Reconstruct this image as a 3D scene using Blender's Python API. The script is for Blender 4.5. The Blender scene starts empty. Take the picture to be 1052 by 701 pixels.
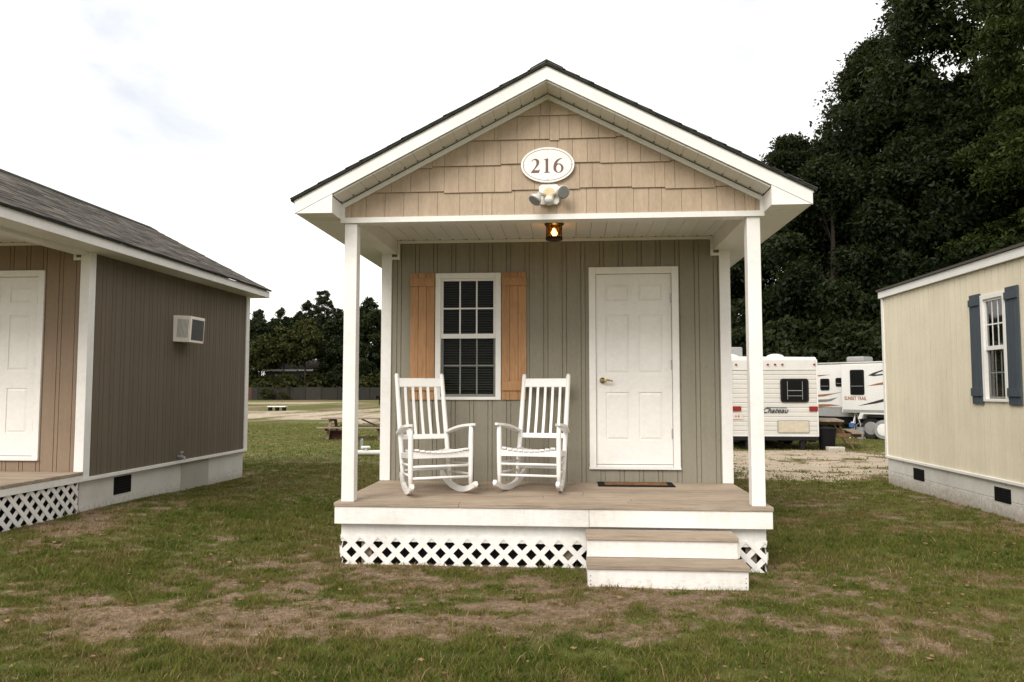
import bpy, math, random
import numpy as np
from mathutils import Vector, Matrix

random.seed(7)
sc = bpy.context.scene
COL = sc.collection
R = math.radians

# ----------------------------------------------------------------- helpers
class MB:
    """collects faces, builds ONE mesh object"""
    def __init__(s):
        s.v, s.f, s.m, s.t = [], [], [], []
    def face(s, pts, mi=0, tint=.5):
        n = len(s.v); s.v += [tuple(p) for p in pts]
        s.f.append(list(range(n, n + len(pts)))); s.m.append(mi); s.t.append(tint)
    def hexa(s, p, mi=0, tint=.5):
        n = len(s.v); s.v += [tuple(q) for q in p]
        for q in ((0,3,2,1),(4,5,6,7),(0,1,5,4),(1,2,6,5),(2,3,7,6),(3,0,4,7)):
            s.f.append([n + i for i in q]); s.m.append(mi); s.t.append(tint)
    def box(s, x0, x1, y0, y1, z0, z1, mi=0, tint=.5, M=None):
        p = [(x0,y0,z0),(x1,y0,z0),(x1,y1,z0),(x0,y1,z0),(x0,y0,z1),(x1,y0,z1),(x1,y1,z1),(x0,y1,z1)]
        if M is not None: p = [tuple(M @ Vector(q)) for q in p]
        s.hexa(p, mi, tint)
    def bar(s, a, b, w, h, up=(0,0,1), mi=0, tint=.5, w2=None, h2=None):
        a, b = Vector(a), Vector(b); d = (b - a).normalized(); u = Vector(up)
        sd = d.cross(u)
        if sd.length < 1e-4: sd = d.cross(Vector((1,0,0)))
        sd.normalize(); u = sd.cross(d).normalized()
        w2 = w if w2 is None else w2; h2 = h if h2 is None else h2
        p = []
        for c, ww, hh in ((a, w, h), (b, w2, h2)):
            for i, j in ((-1,-1),(1,-1),(1,1),(-1,1)):
                p.append(c + sd*(i*ww/2) + u*(j*hh/2))
        s.hexa(p, mi, tint)
    def tube(s, pts, rad, n=8, mi=0, tint=.5, cap=True):
        pts = [Vector(p) for p in pts]
        if not isinstance(rad, (list, tuple)): rad = [rad]*len(pts)
        base = len(s.v); ref = Vector((.3,.2,1)).normalized()
        for i, p in enumerate(pts):
            d = (pts[min(i+1, len(pts)-1)] - pts[max(i-1, 0)]).normalized()
            a = d.cross(ref)
            if a.length < .05: a = d.cross(Vector((1,0,0)))
            a.normalize(); b = d.cross(a)
            for k in range(n):
                t = 2*math.pi*k/n
                s.v.append(tuple(p + (a*math.cos(t) + b*math.sin(t))*rad[i]))
        for i in range(len(pts)-1):
            for k in range(n):
                k2 = (k+1) % n
                s.f.append([base+i*n+k, base+i*n+k2, base+(i+1)*n+k2, base+(i+1)*n+k]); s.m.append(mi); s.t.append(tint)
        if cap:
            s.f.append([base+k for k in range(n)][::-1]); s.m.append(mi); s.t.append(tint)
            e = base + (len(pts)-1)*n
            s.f.append([e+k for k in range(n)]); s.m.append(mi); s.t.append(tint)
    def prism(s, pts, vec, mi=0, tint=.5, back=True):
        vec = Vector(vec); a = [Vector(p) for p in pts]; b = [p + vec for p in a]
        s.face(a, mi, tint)
        if back: s.face(b[::-1], mi, tint)
        for i in range(len(a)):
            j = (i+1) % len(a)
            s.face([a[j], a[i], b[i], b[j]], mi, tint)
    def build(s, name, mats, parent=None, bevel=0, smooth=False, loc=None):
        me = bpy.data.meshes.new(name)
        me.from_pydata(s.v, [], s.f)
        if not isinstance(mats, (list, tuple)): mats = [mats]
        for m in mats: me.materials.append(m)
        me.polygons.foreach_set('material_index', s.m)
        at = me.attributes.new('tint', 'FLOAT', 'FACE'); at.data.foreach_set('value', s.t)
        if smooth: me.polygons.foreach_set('use_smooth', [True]*len(s.f))
        me.update()
        o = bpy.data.objects.new(name, me); COL.objects.link(o)
        if parent is not None: o.parent = parent
        if loc is not None: o.location = loc
        if bevel:
            b = o.modifiers.new('bevel', 'BEVEL'); b.width = bevel; b.segments = 2; b.limit_method = 'ANGLE'; b.angle_limit = R(40)
        return o

def empty(name, loc, rz=0):
    o = bpy.data.objects.new(name, None); COL.objects.link(o)
    o.location = loc; o.rotation_euler = (0, 0, rz); o.empty_display_size = .2
    return o
def tag(o, label=None, cat=None, group=None, kind=None):
    if label: o['label'] = label
    if cat: o['category'] = cat
    if group: o['group'] = group
    if kind: o['kind'] = kind
    return o
def copy_tree(o, parent=None):
    c = o.copy(); COL.objects.link(c)
    if parent is not None: c.parent = parent
    for ch in list(o.children): copy_tree(ch, c)
    return c

# ----------------------------------------------------------------- materials
class NT:
    def __init__(s, name):
        s.mat = bpy.data.materials.new(name); s.mat.use_nodes = True
        s.nt = s.mat.node_tree; s.nt.nodes.clear()
        s.out = s.n('ShaderNodeOutputMaterial')
    def n(s, typ, **kw):
        o = s.nt.nodes.new(typ)
        for k, v in kw.items(): setattr(o, k, v)
        return o
    def l(s, a, b): s.nt.links.new(a, b)
    def val(s, sock, v):
        if hasattr(v, 'is_linked') or isinstance(v, bpy.types.NodeSocket): s.l(v, sock)
        else: sock.default_value = v
    def coords(s, scale=(1,1,1), kind='Object', rot=(0,0,0)):
        tc = s.n('ShaderNodeTexCoord'); mp = s.n('ShaderNodeMapping')
        mp.inputs['Scale'].default_value = scale; mp.inputs['Rotation'].default_value = rot
        s.l(tc.outputs[kind], mp.inputs['Vector']); return mp.outputs[0]
    def noise(s, vec, scale, detail=4, rough=.55, dist=0):
        t = s.n('ShaderNodeTexNoise'); t.inputs['Scale'].default_value = scale; t.inputs['Detail'].default_value = detail
        t.inputs['Roughness'].default_value = rough; t.inputs['Distortion'].default_value = dist
        s.l(vec, t.inputs['Vector']); return t.outputs['Fac']
    def ramp(s, fac, stops):
        r = s.n('ShaderNodeValToRGB'); e = r.color_ramp.elements
        e[0].position, e[1].position = stops[0][0], stops[-1][0]
        e[0].color = c4(stops[0][1]); e[1].color = c4(stops[-1][1])
        for p, c in stops[1:-1]:
            k = e.new(p); k.color = c4(c)
        s.l(fac, r.inputs[0]); return r.outputs[0]
    def mix(s, fac, a, b, mode='MIX'):
        m = s.n('ShaderNodeMix', data_type='RGBA', blend_type=mode)
        s.val(m.inputs[0], fac)
        for i, v in ((6, a), (7, b)):
            if isinstance(v, (tuple, list)): m.inputs[i].default_value = c4(v)
            else: s.l(v, m.inputs[i])
        return m.outputs[2]
    def math(s, op, a, b=0., c=None):
        m = s.n('ShaderNodeMath', operation=op); s.val(m.inputs[0], a); s.val(m.inputs[1], b)
        if c is not None: s.val(m.inputs[2], c)
        return m.outputs[0]
    def attr(s, name):
        a = s.n('ShaderNodeAttribute'); a.attribute_name = name; return a
    def bsdf(s, col, rough=.6, spec=.3, metal=0., bump=None, bump_str=.2, bump_dist=.01):
        b = s.n('ShaderNodeBsdfPrincipled')
        if isinstance(col, (tuple, list)): b.inputs['Base Color'].default_value = c4(col)
        else: s.l(col, b.inputs['Base Color'])
        s.val(b.inputs['Roughness'], rough); b.inputs['Specular IOR Level'].default_value = spec; b.inputs['Metallic'].default_value = metal
        if bump is not None:
            bm = s.n('ShaderNodeBump'); bm.inputs['Strength'].default_value = bump_str; bm.inputs['Distance'].default_value = bump_dist
            s.l(bump, bm.inputs['Height']); s.l(bm.outputs[0], b.inputs['Normal'])
        s.l(b.outputs[0], s.out.inputs[0]); return b
def c4(c): return (c[0], c[1], c[2], 1.) if len(c) == 3 else tuple(c)
def sh(c, k): return tuple(x*k for x in c)

def paint(name, col, dirt=.25, dirtcol=(.30,.25,.18), rough=.5, grain=(30,30,3), spec=.3, bump=.15, splash=.12, gcol=0.):
    """weathered paint: broad dirt clouds, fine specks, slight grain"""
    t = NT(name); v = t.coords()
    big = t.noise(v, 1.7, 5, .6); fine = t.noise(v, 22, 4, .7)
    g = t.noise(t.coords(grain), 6, 3, .6)
    f = t.math('MULTIPLY', t.math('MULTIPLY', big, fine), 2.0)
    base = t.ramp(f, [(.25, col), (.75, sh(col, .9)), (1., sh(col, .8))])
    if gcol:
        st = t.noise(t.coords((7,7,.35)), 3, 4, .6)
        gm = t.math('ADD', t.math('MULTIPLY', t.math('SUBTRACT', g, .5), gcol*2.2), t.math('MULTIPLY', t.math('SUBTRACT', st, .5), gcol*1.6))
        gm = t.math('ADD', gm, 1.)
        cg = t.n('ShaderNodeCombineColor'); [t.l(gm, cg.inputs[i]) for i in range(3)]
        base = t.mix(1., base, cg.outputs[0], 'MULTIPLY')
    tint = t.attr('tint').outputs['Fac']
    k = t.math('MULTIPLY_ADD', tint, .36, .82)
    comb = t.n('ShaderNodeCombineColor'); t.l(k, comb.inputs[0]); t.l(k, comb.inputs[1]); t.l(k, comb.inputs[2])
    base = t.mix(1., base, comb.outputs[0], 'MULTIPLY')
    spots = t.noise(v, 60, 2, .5)
    sm = t.math('MULTIPLY', t.ramp(spots, [(.66, (0,0,0)), (.74, (1,1,1))]), dirt)
    sm2 = t.math('MULTIPLY', t.ramp(big, [(.48, (0,0,0)), (.8, (1,1,1))]), dirt*.8)
    base = t.mix(t.math('MAXIMUM', sm, sm2), base, dirtcol)
    ge = t.n('ShaderNodeNewGeometry'); sx_ = t.n('ShaderNodeSeparateXYZ'); t.l(ge.outputs['Position'], sx_.inputs[0])
    lowz = t.math('SUBTRACT', splash, sx_.outputs[2]); lowz = t.math('MULTIPLY_ADD', lowz, 4., t.math('MULTIPLY', t.math('SUBTRACT', fine, .55), 1.6))
    base = t.mix(t.ramp(lowz, [(.25,(0,0,0)),(1.2,(.6,.6,.6))]), base, (.22,.165,.11))
    t.bsdf(base, rough, spec, bump=g, bump_str=bump, bump_dist=.004)
    return t.mat
def wood(name, col, dark, grain=(1.2, 14, 14), rough=.8, contrast=1., spec=.2):
    t = NT(name); v = t.coords()
    g = t.noise(t.coords(grain), 4, 6, .65, .6); big = t.noise(v, 2.2, 4, .6)
    base = t.ramp(g, [(.28, dark), (.52, col), (.8, sh(col, 1.18))])
    base = t.mix(t.math('MULTIPLY', t.ramp(big, [(.4,(0,0,0)),(.75,(1,1,1))]), .45*contrast), base, sh(dark, 1.05))
    tint = t.attr('tint').outputs['Fac']; k = t.math('MULTIPLY_ADD', tint, .6, .7)
    comb = t.n('ShaderNodeCombineColor'); [t.l(k, comb.inputs[i]) for i in range(3)]
    base = t.mix(1., base, comb.outputs[0], 'MULTIPLY')
    t.bsdf(base, rough, spec, bump=g, bump_str=.35, bump_dist=.004)
    return t.mat
def plain(name, col, rough=.5, spec=.4, metal=0., var=.12):
    t = NT(name); n = t.noise(t.coords(), 14, 4, .6)
    t.bsdf(t.ramp(n, [(.3, sh(col, 1-var)), (.7, sh(col, 1+var))]), rough, spec, metal)
    return t.mat
def emit(name, col, s):
    t = NT(name); e = t.n('ShaderNodeEmission'); e.inputs[0].default_value = c4(col); e.inputs[1].default_value = s
    t.l(e.outputs[0], t.out.inputs[0]); return t.mat
def glass(name, tintc=(.75,.8,.78), refl=.06, rough=.03):
    t = NT(name); tr = t.n('ShaderNodeBsdfTransparent'); tr.inputs[0].default_value = c4(tintc)
    gl = t.n('ShaderNodeBsdfGlossy'); gl.inputs['Roughness'].default_value = rough
    fr = t.n('ShaderNodeLayerWeight'); fr.inputs['Blend'].default_value = .25
    k = t.math('MULTIPLY_ADD', fr.outputs['Fresnel'], .16, refl*.2)
    m = t.n('ShaderNodeMixShader'); t.l(k, m.inputs[0]); t.l(tr.outputs[0], m.inputs[1]); t.l(gl.outputs[0], m.inputs[2])
    t.l(m.outputs[0], t.out.inputs[0]); return t.mat
def leafmat(name, stops, trans=.18, rough=.6, spec=.12):
    t = NT(name); a = t.attr('tint').outputs['Fac']
    c = t.ramp(a, stops)
    oi = t.n('ShaderNodeObjectInfo')
    c = t.mix(1., c, t.ramp(oi.outputs['Random'], [(0, (.78,.82,.8)), (1, (1.15,1.1,1.))]), 'MULTIPLY')
    b = t.n('ShaderNodeBsdfPrincipled'); t.l(c, b.inputs['Base Color']); b.inputs['Roughness'].default_value = rough
    b.inputs['Specular IOR Level'].default_value = spec
    tl = t.n('ShaderNodeBsdfTranslucent'); t.l(t.mix(.5, c, (.10,.13,.02)), tl.inputs[0])
    m = t.n('ShaderNodeMixShader'); m.inputs[0].default_value = trans
    t.l(b.outputs[0], m.inputs[1]); t.l(tl.outputs[0], m.inputs[2]); t.l(m.outputs[0], t.out.inputs[0])
    return t.mat

WHITE = (.83,.812,.785)
M = {}
M['white'] = paint('white_paint', WHITE, .16, (.36,.31,.24))
M['white_worn'] = paint('worn_white_paint', (.80,.78,.745), .34, (.30,.25,.19), .6, (2,30,30), bump=.3, gcol=.12)
M['vinyl'] = paint('white_vinyl', (.80,.785,.755), .07, (.5,.45,.38), .42, bump=.04)
M['door'] = paint('door_white', (.86,.84,.81), .05, (.5,.46,.4), .38, bump=.03)
M['chair'] = paint('chair_white', (.86,.845,.82), .10, (.45,.38,.3), .4, bump=.06)
M['olive'] = paint('olive_siding', (.262,.240,.186), .12, (.17,.155,.12), .7, (40,40,2.5), bump=.35, gcol=.20)
M['brown_side'] = paint('shaded_brown_siding', (.145,.115,.084), .12, (.11,.09,.065), .7, (40,40,2.5), bump=.35, gcol=.20)  # darker copy of the brown siding, side wall shade put into the colour
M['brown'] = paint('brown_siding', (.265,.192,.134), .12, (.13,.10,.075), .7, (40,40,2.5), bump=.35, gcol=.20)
M['cream'] = paint('cream_siding', (.75,.675,.52), .10, (.5,.42,.3), .6, (40,40,2.5), bump=.2, gcol=.10)
M['shake'] = paint('tan_shake', (.43,.330,.238), .16, (.34,.25,.17), .65, (45,45,2.0), bump=.6, gcol=.30)
M['cedar'] = wood('cedar', (.42,.235,.118), (.30,.16,.075), (10,10,1.2), .65)
M['slate'] = wood('slate_paint', (.055,.07,.085), (.04,.05,.062), (10,10,1.2), .6)
M['deck'] = wood('weathered_deck', (.37,.295,.225), (.17,.13,.096), (.9,20,20), .85)
M['oldwood'] = wood('old_grey_wood', (.27,.22,.17), (.14,.11,.085), (1.5,14,14), .9)
M['tablewood'] = wood('stained_table_wood', (.22,.15,.10), (.11,.07,.045), (1.5,14,14), .85)
M['fencewood'] = wood('fence_wood', (.034,.031,.026), (.019,.017,.015), (6,6,1), .9)
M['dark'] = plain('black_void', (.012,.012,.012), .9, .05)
M['black'] = plain('black_plastic', (.010,.010,.011), .5, .2)
M['darkmetal'] = plain('bronze_metal', (.035,.026,.02), .45, .5, .6)
M['grey'] = plain('grey_metal', (.42,.42,.42), .4, .5, .5)
M['lamp_alu'] = plain('grey_lamp_housing', (.56,.55,.52), .42, .5, .2)
M['galv'] = plain('galvanised', (.38,.39,.40), .45, .5, .4)
M['brass'] = plain('brass', (.48,.36,.16), .3, .6, 1.)
M['concrete'] = paint('painted_block', (.64,.62,.58), .36, (.32,.28,.22), .85, (9,9,9), bump=.5, splash=.30)
M['plywood'] = paint('grey_ply', (.42,.40,.35), .25, (.28,.25,.2), .8, (20,20,2))
M['blind'] = plain('blind', (.10,.105,.085), .7, .15)
M['screened'] = plain('screened_vinyl', (.20,.20,.185), .6, .2)
M['glass'] = glass('window_glass', (.55,.58,.55), .02)
M['glass_dark'] = plain('dark_rv_glass', (.006,.007,.007), .15, .18)
M['interior'] = plain('room_dark', (.05,.048,.042), .9, .1)
M['mat_brown'] = plain('coir', (.17,.095,.05), .95, .05, var=.3)
M['pvc'] = plain('pvc', (.78,.77,.74), .4, .4, var=.05)
M['rv'] = paint('rv_white', (.59,.575,.54), .10, (.45,.4,.32), .4, bump=.02)
M['rv2'] = paint('rv_gloss_white', (.70,.69,.67), .05, (.45,.4,.32), .35, bump=.02)
M['rvgrey'] = plain('rv_grey', (.28,.28,.28), .5)
M['rvpanel'] = plain('rv_beige', (.50,.44,.34), .5)
M['red'] = plain('tail_red', (.22,.012,.012), .3, .5)
M['tyre'] = plain('tyre', (.02,.02,.02), .8)
M['decal_brown'] = plain('decal_brown', (.27,.115,.04), .4)
M['decal_dark'] = plain('decal_dark', (.03,.027,.03), .4)
M['decal_grey'] = plain('decal_grey', (.17,.165,.16), .4)
M['script'] = plain('decal_navy', (.012,.02,.035), .4)
M['sign_face'] = plain('sign_face', (.84,.82,.79), .35, .4, var=.02)
M['sign_num'] = plain('sign_number', (.15,.082,.072), .5, var=.05)
M['bark'] = wood('bark', (.034,.027,.02), (.016,.013,.01), (9,9,1.5), .95)
M['bin'] = plain('bin_black', (.007,.007,.008), .6, .12)
M['blue'] = plain('blue_plastic', (.05,.12,.30), .4)
M['dead_leaf'] = plain('dead_leaf', (.20,.13,.07), .9, .1, var=.4)
M['amber'] = glass('amber_glass', (.95,.60,.22), .04, .1)
M['lens'] = plain('lamp_lens', (.22,.22,.21), .3, .3)
# roof shingles
t = NT('shingles'); v = t.coords()
gr = t.noise(v, 160, 3, .7); bl = t.noise(v, 5, 3, .6)
tn = t.attr('tint').outputs['Fac']
f = t.math('ADD', t.math('MULTIPLY', tn, .65), t.math('MULTIPLY', gr, .35))
c = t.ramp(f, [(.15, (.036,.033,.029)), (.5, (.090,.082,.072)), (.85, (.180,.162,.140))])
c = t.mix(t.math('MULTIPLY', bl, .3), c, (.06,.054,.047))
t.bsdf(c, .92, .1, bump=gr, bump_str=.6, bump_dist=.004); M['shingle'] = t.mat
M['shingle_dark'] = plain('shingle_edge', (.03,.033,.03), .9, .1, var=.4)
# leaves
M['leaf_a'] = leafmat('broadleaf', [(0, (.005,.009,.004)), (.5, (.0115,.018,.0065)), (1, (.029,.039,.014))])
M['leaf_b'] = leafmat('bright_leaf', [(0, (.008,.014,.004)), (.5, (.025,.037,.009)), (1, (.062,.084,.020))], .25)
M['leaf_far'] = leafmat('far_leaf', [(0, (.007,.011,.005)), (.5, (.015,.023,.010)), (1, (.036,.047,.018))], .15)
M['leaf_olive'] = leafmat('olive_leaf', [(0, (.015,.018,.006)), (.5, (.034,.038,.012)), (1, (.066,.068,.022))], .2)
M['grass'] = leafmat('grass_blade', [(0, (.074,.104,.018)), (.38, (.128,.146,.031)), (.60, (.165,.137,.052)), (.8, (.22,.155,.082)), (1, (.37,.28,.165))], .3, .75, .12)

# ----------------------------------------------------------------- noise in numpy
def vnoise(x, y, seed):
    def h(i, j):
        n = (i*374761393 + j*668265263 + seed*1274126177).astype(np.int64) & 0xffffffff
        n = ((n ^ (n >> 13))*1274126177) & 0xffffffff
        return ((n ^ (n >> 16)) & 0xffff)/65535.
    xi, yi = np.floor(x).astype(np.int64), np.floor(y).astype(np.int64)
    fx, fy = x-xi, y-yi; fx, fy = fx*fx*(3-2*fx), fy*fy*(3-2*fy)
    return (h(xi,yi)*(1-fx)+h(xi+1,yi)*fx)*(1-fy) + (h(xi,yi+1)*(1-fx)+h(xi+1,yi+1)*fx)*fy
def fbm(x, y, sc_, seed, octv=4):
    x = np.asarray(x, float); y = np.asarray(y, float); o = np.zeros_like(x); a, tot = 1., 0.
    for k in range(octv):
        o += a*vnoise(x*sc_*2**k+17.3*k, y*sc_*2**k-9.1*k, seed+k); tot += a; a *= .55
    return o/tot
def sstep(a, b, x):
    t_ = np.clip((x-a)/(b-a), 0, 1); return t_*t_*(3-2*t_)
def terrain(x, y):
    z = .155*sstep(-2.8, -5.3, x)*(1-.55*sstep(8.6, 12.5, y))*(1-sstep(13, 20, y))*(1-.5*sstep(6.5,4.5,y))
    z = z + .012*(fbm(x, y, 1.1, 5, 3)-.5)*2*np.clip((y-2)/2,0,1)
    z = z + .9*np.exp(-(((y-70)/22)**2))*sstep(0,-14,x)*0.25
    return z
BARE = [(-2.5,5.0,1.2,.42,.55),(-3.6,4.9,.8,.3,.42),(-.3,5.05,.55,.30,.8),(-1.2,6.15,1.5,.28,.60),(.45,5.55,1.1,.28,.7),(-1.9,5.6,.9,.3,.35),
        (1.4,5.4,.6,.3,.35),(2.3,5.3,.8,.25,.25),(.7,5.95,.9,.15,.8),(1.75,6.75,.16,.6,.75),(-5.15,7.4,.3,1.2,.8),(-4.9,8.5,.35,.6,.6),(-5.2,11,.2,2.,.4),
        (-.2,6.65,2.2,.16,.6),(4.95,10.5,.2,2.6,.4),(3.0,6.4,1.0,.4,.25),(-7.6,17.5,1.6,.6,.4),(-5.5,13.2,1.0,.4,.5)]
LUSH = [(-.8,4.3,1.9,.40,.8),(-4.0,6.0,1.3,.6,.45),(3.0,7.7,1.4,.9,.5),(-3.4,8.8,1.4,1.5,.45),(3.6,4.3,1.0,.4,.4)]
def masks(x, y):
    n1 = fbm(x, y*1.7, .55, 11, 4); n2 = fbm(x, y*1.5, 2.3, 31, 4); n3 = fbm(x, y, 7., 51, 2)
    n4 = fbm(x, y*1.3, 5.2, 71, 3)
    n5 = fbm(x, y, 13., 171, 2)
    d = (n1-.50)*.8 + (n2-.5)*1.1 + (n4-.5)*1.5 + (n5-.5)*1.0 + .17
    for (cx, cy, rx, ry, a) in BARE:
        d = d + a*.95*np.exp(-(((x-cx)/(rx*1.15))**2+((y-cy)/(ry*1.25))**2))*np.clip(-.5+2.6*(n4*.6+n2*.4), 0, 1.4)
    for (cx, cy, rx, ry, a) in LUSH:
        d = d - a*np.exp(-(((x-cx)/rx)**2+((y-cy)/ry)**2))
    d = d - .10*sstep(6, 10, y) - .22*sstep(9.5, 13, y)*sstep(2,-1,x) + .45*sstep(27,40,y)
    dirt = np.clip(d + (n3-.5)*.5, 0, 1)
    near_sand = sstep(2.2,3.6,x)*sstep(12.6,13.6,y + (n1-.5)*3)*(1-sstep(18.6,20.2,y+(n1-.5)*2))*(1-sstep(14,17,x))
    near_sand = near_sand*sstep(.68,.46,n2*.6+n1*.4+.15*(n3-.5))
    under = np.exp(-(((x-5.1)/2.2)**2+((y-21)/3.)**2))*.6
    far_sand = sstep(33,40,y+(n1-.5)*16)*(1-sstep(46,58,y+(n1-.5)*18))*sstep(-6,-10,x)*(.34+.50*sstep(.62,.42,n2))
    far2 = sstep(60,68,y+(n1-.5)*14)*(1-sstep(76,90,y+(n1-.5)*14))*sstep(-6,-10,x)*sstep(.56,.40,n1)*.6
    sand = np.clip(near_sand + far_sand + far2 + under*.5, 0, 1)
    lush = np.zeros_like(x)
    for (cx, cy, rx, ry, a) in LUSH:
        lush = lush + a*np.exp(-(((x-cx)/rx)**2+((y-cy)/ry)**2))
    return dirt, sand, np.clip(lush, 0, 1)

# ----------------------------------------------------------------- ground
def axis(a, b, step, lim):
    c = list(np.arange(a, b+1e-6, step)); s = step; x = b
    while x < lim: s *= 1.16; x += s; c.append(x)
    s = step; x = a
    while x > -lim: s *= 1.16; x -= s; c.insert(0, x)
    return np.array(c)
gx, gy = axis(-9, 9, .085, 1600), axis(3.2, 21, .085, 2200)
X, Y = np.meshgrid(gx, gy); x, y = X.ravel(), Y.ravel(); z = terrain(x, y)
nx, ny = len(gx), len(gy)
me = bpy.data.meshes.new('ground')
me.vertices.add(nx*ny); me.vertices.foreach_set('co', np.stack([x,y,z],1).ravel().astype(np.float32))
i = np.arange(nx*ny).reshape(ny,nx)
q = np.stack([i[:-1,:-1],i[:-1,1:],i[1:,1:],i[1:,:-1]],-1).reshape(-1,4)
me.loops.add(q.size); me.loops.foreach_set('vertex_index', q.ravel().astype(np.int32))
me.polygons.add(len(q)); me.polygons.foreach_set('loop_start', (np.arange(len(q))*4).astype(np.int32))
me.polygons.foreach_set('use_smooth', np.ones(len(q), bool))
me.update(calc_edges=True)
dirt, sand, lush = masks(x, y)
a = me.attributes.new('cover', 'FLOAT_COLOR', 'POINT')
a.data.foreach_set('color', np.stack([dirt,sand,lush,np.ones_like(x)],1).ravel().astype(np.float32))
t = NT('ground'); v = t.coords()
ca = t.n('ShaderNodeSeparateColor'); t.l(t.attr('cover').outputs['Color'], ca.inputs[0])
f1 = t.noise(v, 26, 6, .7); f2 = t.noise(v, 3.1, 5, .6); f3 = t.noise(v, .35, 5, .65); f4 = t.noise(v, 90, 3, .7)
grass_c = t.ramp(f1, [(.3, (.048,.056,.014)), (.5, (.088,.096,.025)), (.72, (.145,.128,.05))])
grass_c = t.mix(t.ramp(f3, [(.42,(0,0,0)),(.62,(.8,.8,.8))]), grass_c, t.ramp(f2, [(.3,(.090,.115,.024)),(.7,(.145,.145,.048))]))
dirt_c = t.ramp(t.math('ADD', t.math('MULTIPLY', f1, .6), t.math('MULTIPLY', f4, .4)), [(.34, (.110,.072,.046)), (.50, (.235,.165,.117)), (.66, (.41,.305,.225))])
sand_c = t.ramp(t.math('ADD', t.math('MULTIPLY', f2, .6), t.math('MULTIPLY', f1, .4)), [(.34, (.25,.20,.145)), (.52, (.42,.35,.265)), (.7, (.53,.455,.36))])
k = t.ramp(t.math('ADD', ca.outputs[0], t.math('MULTIPLY', t.math('SUBTRACT', f1, .5), .7)), [(.22,(0,0,0)),(.55,(1,1,1))])
dirt_c = t.mix(t.ramp(t.noise(v, 7.5, 5, .7, .5), [(.45,(0,0,0)),(.62,(.75,.75,.75))]), dirt_c, t.ramp(f4, [(.35,(.075,.052,.034)),(.65,(.17,.125,.075))]))
c = t.mix(k, grass_c, dirt_c)
k2 = t.ramp(t.math('ADD', ca.outputs[1], t.math('MULTIPLY', t.math('SUBTRACT', f2, .5), .6)), [(.3,(0,0,0)),(.6,(1,1,1))])
c = t.mix(k2, c, sand_c)
t.bsdf(c, .95, .08, bump=t.math('ADD', f1, f4), bump_str=.7, bump_dist=.02)
me.materials.append(t.mat)
go = bpy.data.objects.new('ground', me); COL.objects.link(go); tag(go, kind='structure')

# ----------------------------------------------------------------- grass blades (one object, stuff)
rng = np.random.default_rng(3)
def blades(n, y0, y1, hmin, hmax, w, keep=1., thatch=False, pts=None):
    # area-uniform inside the part of the lawn that can be seen from the path in front of the cabins
    yy = np.sqrt(rng.random(n)*(y1**2-y0**2)+y0**2)
    xx = (rng.random(n)*1.62-.93)*yy
    if pts is not None: xx, yy = pts
    d, s_, lu = masks(xx, yy)
    tuft = fbm(xx, yy, 9., 77, 2)
    p = np.clip(.95-1.05*d, .10, 1)*(1-.93*s_)*np.clip(.22+2.6*(tuft-.32), .10, 1.)*keep
    if thatch: p = np.clip(.40+.7*d, 0, 1)*(1-.9*s_)*np.clip(3.*(fbm(xx,yy,4.3,123,3)-.30),.1,1)
    if pts is not None: p = np.ones_like(xx)*(1-.9*s_)
    ok = rng.random(len(xx)) < p
    # not inside buildings / decks
    def out(x0,x1,ya,yb): return ~((xx>x0)&(xx<x1)&(yy>ya)&(yy<yb))
    ok &= out(-2.03,1.62,6.66,12.7) & out(-9.3,-5.42,6.6,12.7) & out(5.12,9.,6.,13.1) & out(.1,1.34,6.06,6.7)
    xx, yy, d, lu, tuft = xx[ok], yy[ok], d[ok], lu[ok], tuft[ok]; m = len(xx)
    h = (hmin+(hmax-hmin)*rng.random(m)**1.6)*(.65+.9*lu+.5*(tuft-.4)); h = np.clip(h, .008, .14)
    az = rng.random(m)*2*np.pi; lean = (.25+.9*rng.random(m))*h
    az2 = rng.random(m)*2*np.pi
    if thatch: lean = h*(2.0+2.5*rng.random(m)); h = h*.35
    zz = terrain(xx, yy)-.004
    ww = w*(.6+.8*rng.random(m))
    sx, sy = np.cos(az)*ww/2, np.sin(az)*ww/2
    lx, ly = np.cos(az2)*lean, np.sin(az2)*lean
    V = np.zeros((m,5,3))
    V[:,0] = np.stack([xx-sx,yy-sy,zz],1); V[:,1] = np.stack([xx+sx,yy+sy,zz],1)
    V[:,2] = np.stack([xx+sx*.8+lx*.35,yy+sy*.8+ly*.35,zz+h*.62],1); V[:,3] = np.stack([xx-sx*.8+lx*.35,yy-sy*.8+ly*.35,zz+h*.62],1)
    V[:,4] = np.stack([xx+lx,yy+ly,zz+h],1)
    dry = fbm(xx, yy*1.4, .9, 91, 3)
    tint = np.clip(.40+.5*(fbm(xx,yy,4.1,191,3)-.5)+.60*(dry-.45)*1.6+.45*(d-.15)+.30*(rng.random(m)-.5)-.22*lu, 0, 1)
    straw = rng.random(m) < (.13+.25*np.clip(d,0,1)); tint[straw] = .7+.3*rng.random(straw.sum())
    if thatch: tint = np.clip(.60+.36*rng.random(m)**1.7-.42*(rng.random(m)<.22), 0, 1)
    return V, tint
parts = [blades(420000, 3.7, 7., .012, .030, .0042, thatch=True), blades(260000, 7., 13., .014, .034, .006, thatch=True), blades(60000, 3.7, 9., .05, .12, .006, .16), blades(560000, 3.7, 6.5, .010, .044, .0042), blades(520000, 6.3, 10., .014, .052, .0058), blades(300000, 9.8, 15., .016, .055, .010), blades(300000, 12.5, 34., .025, .065, .022, .8)]
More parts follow.
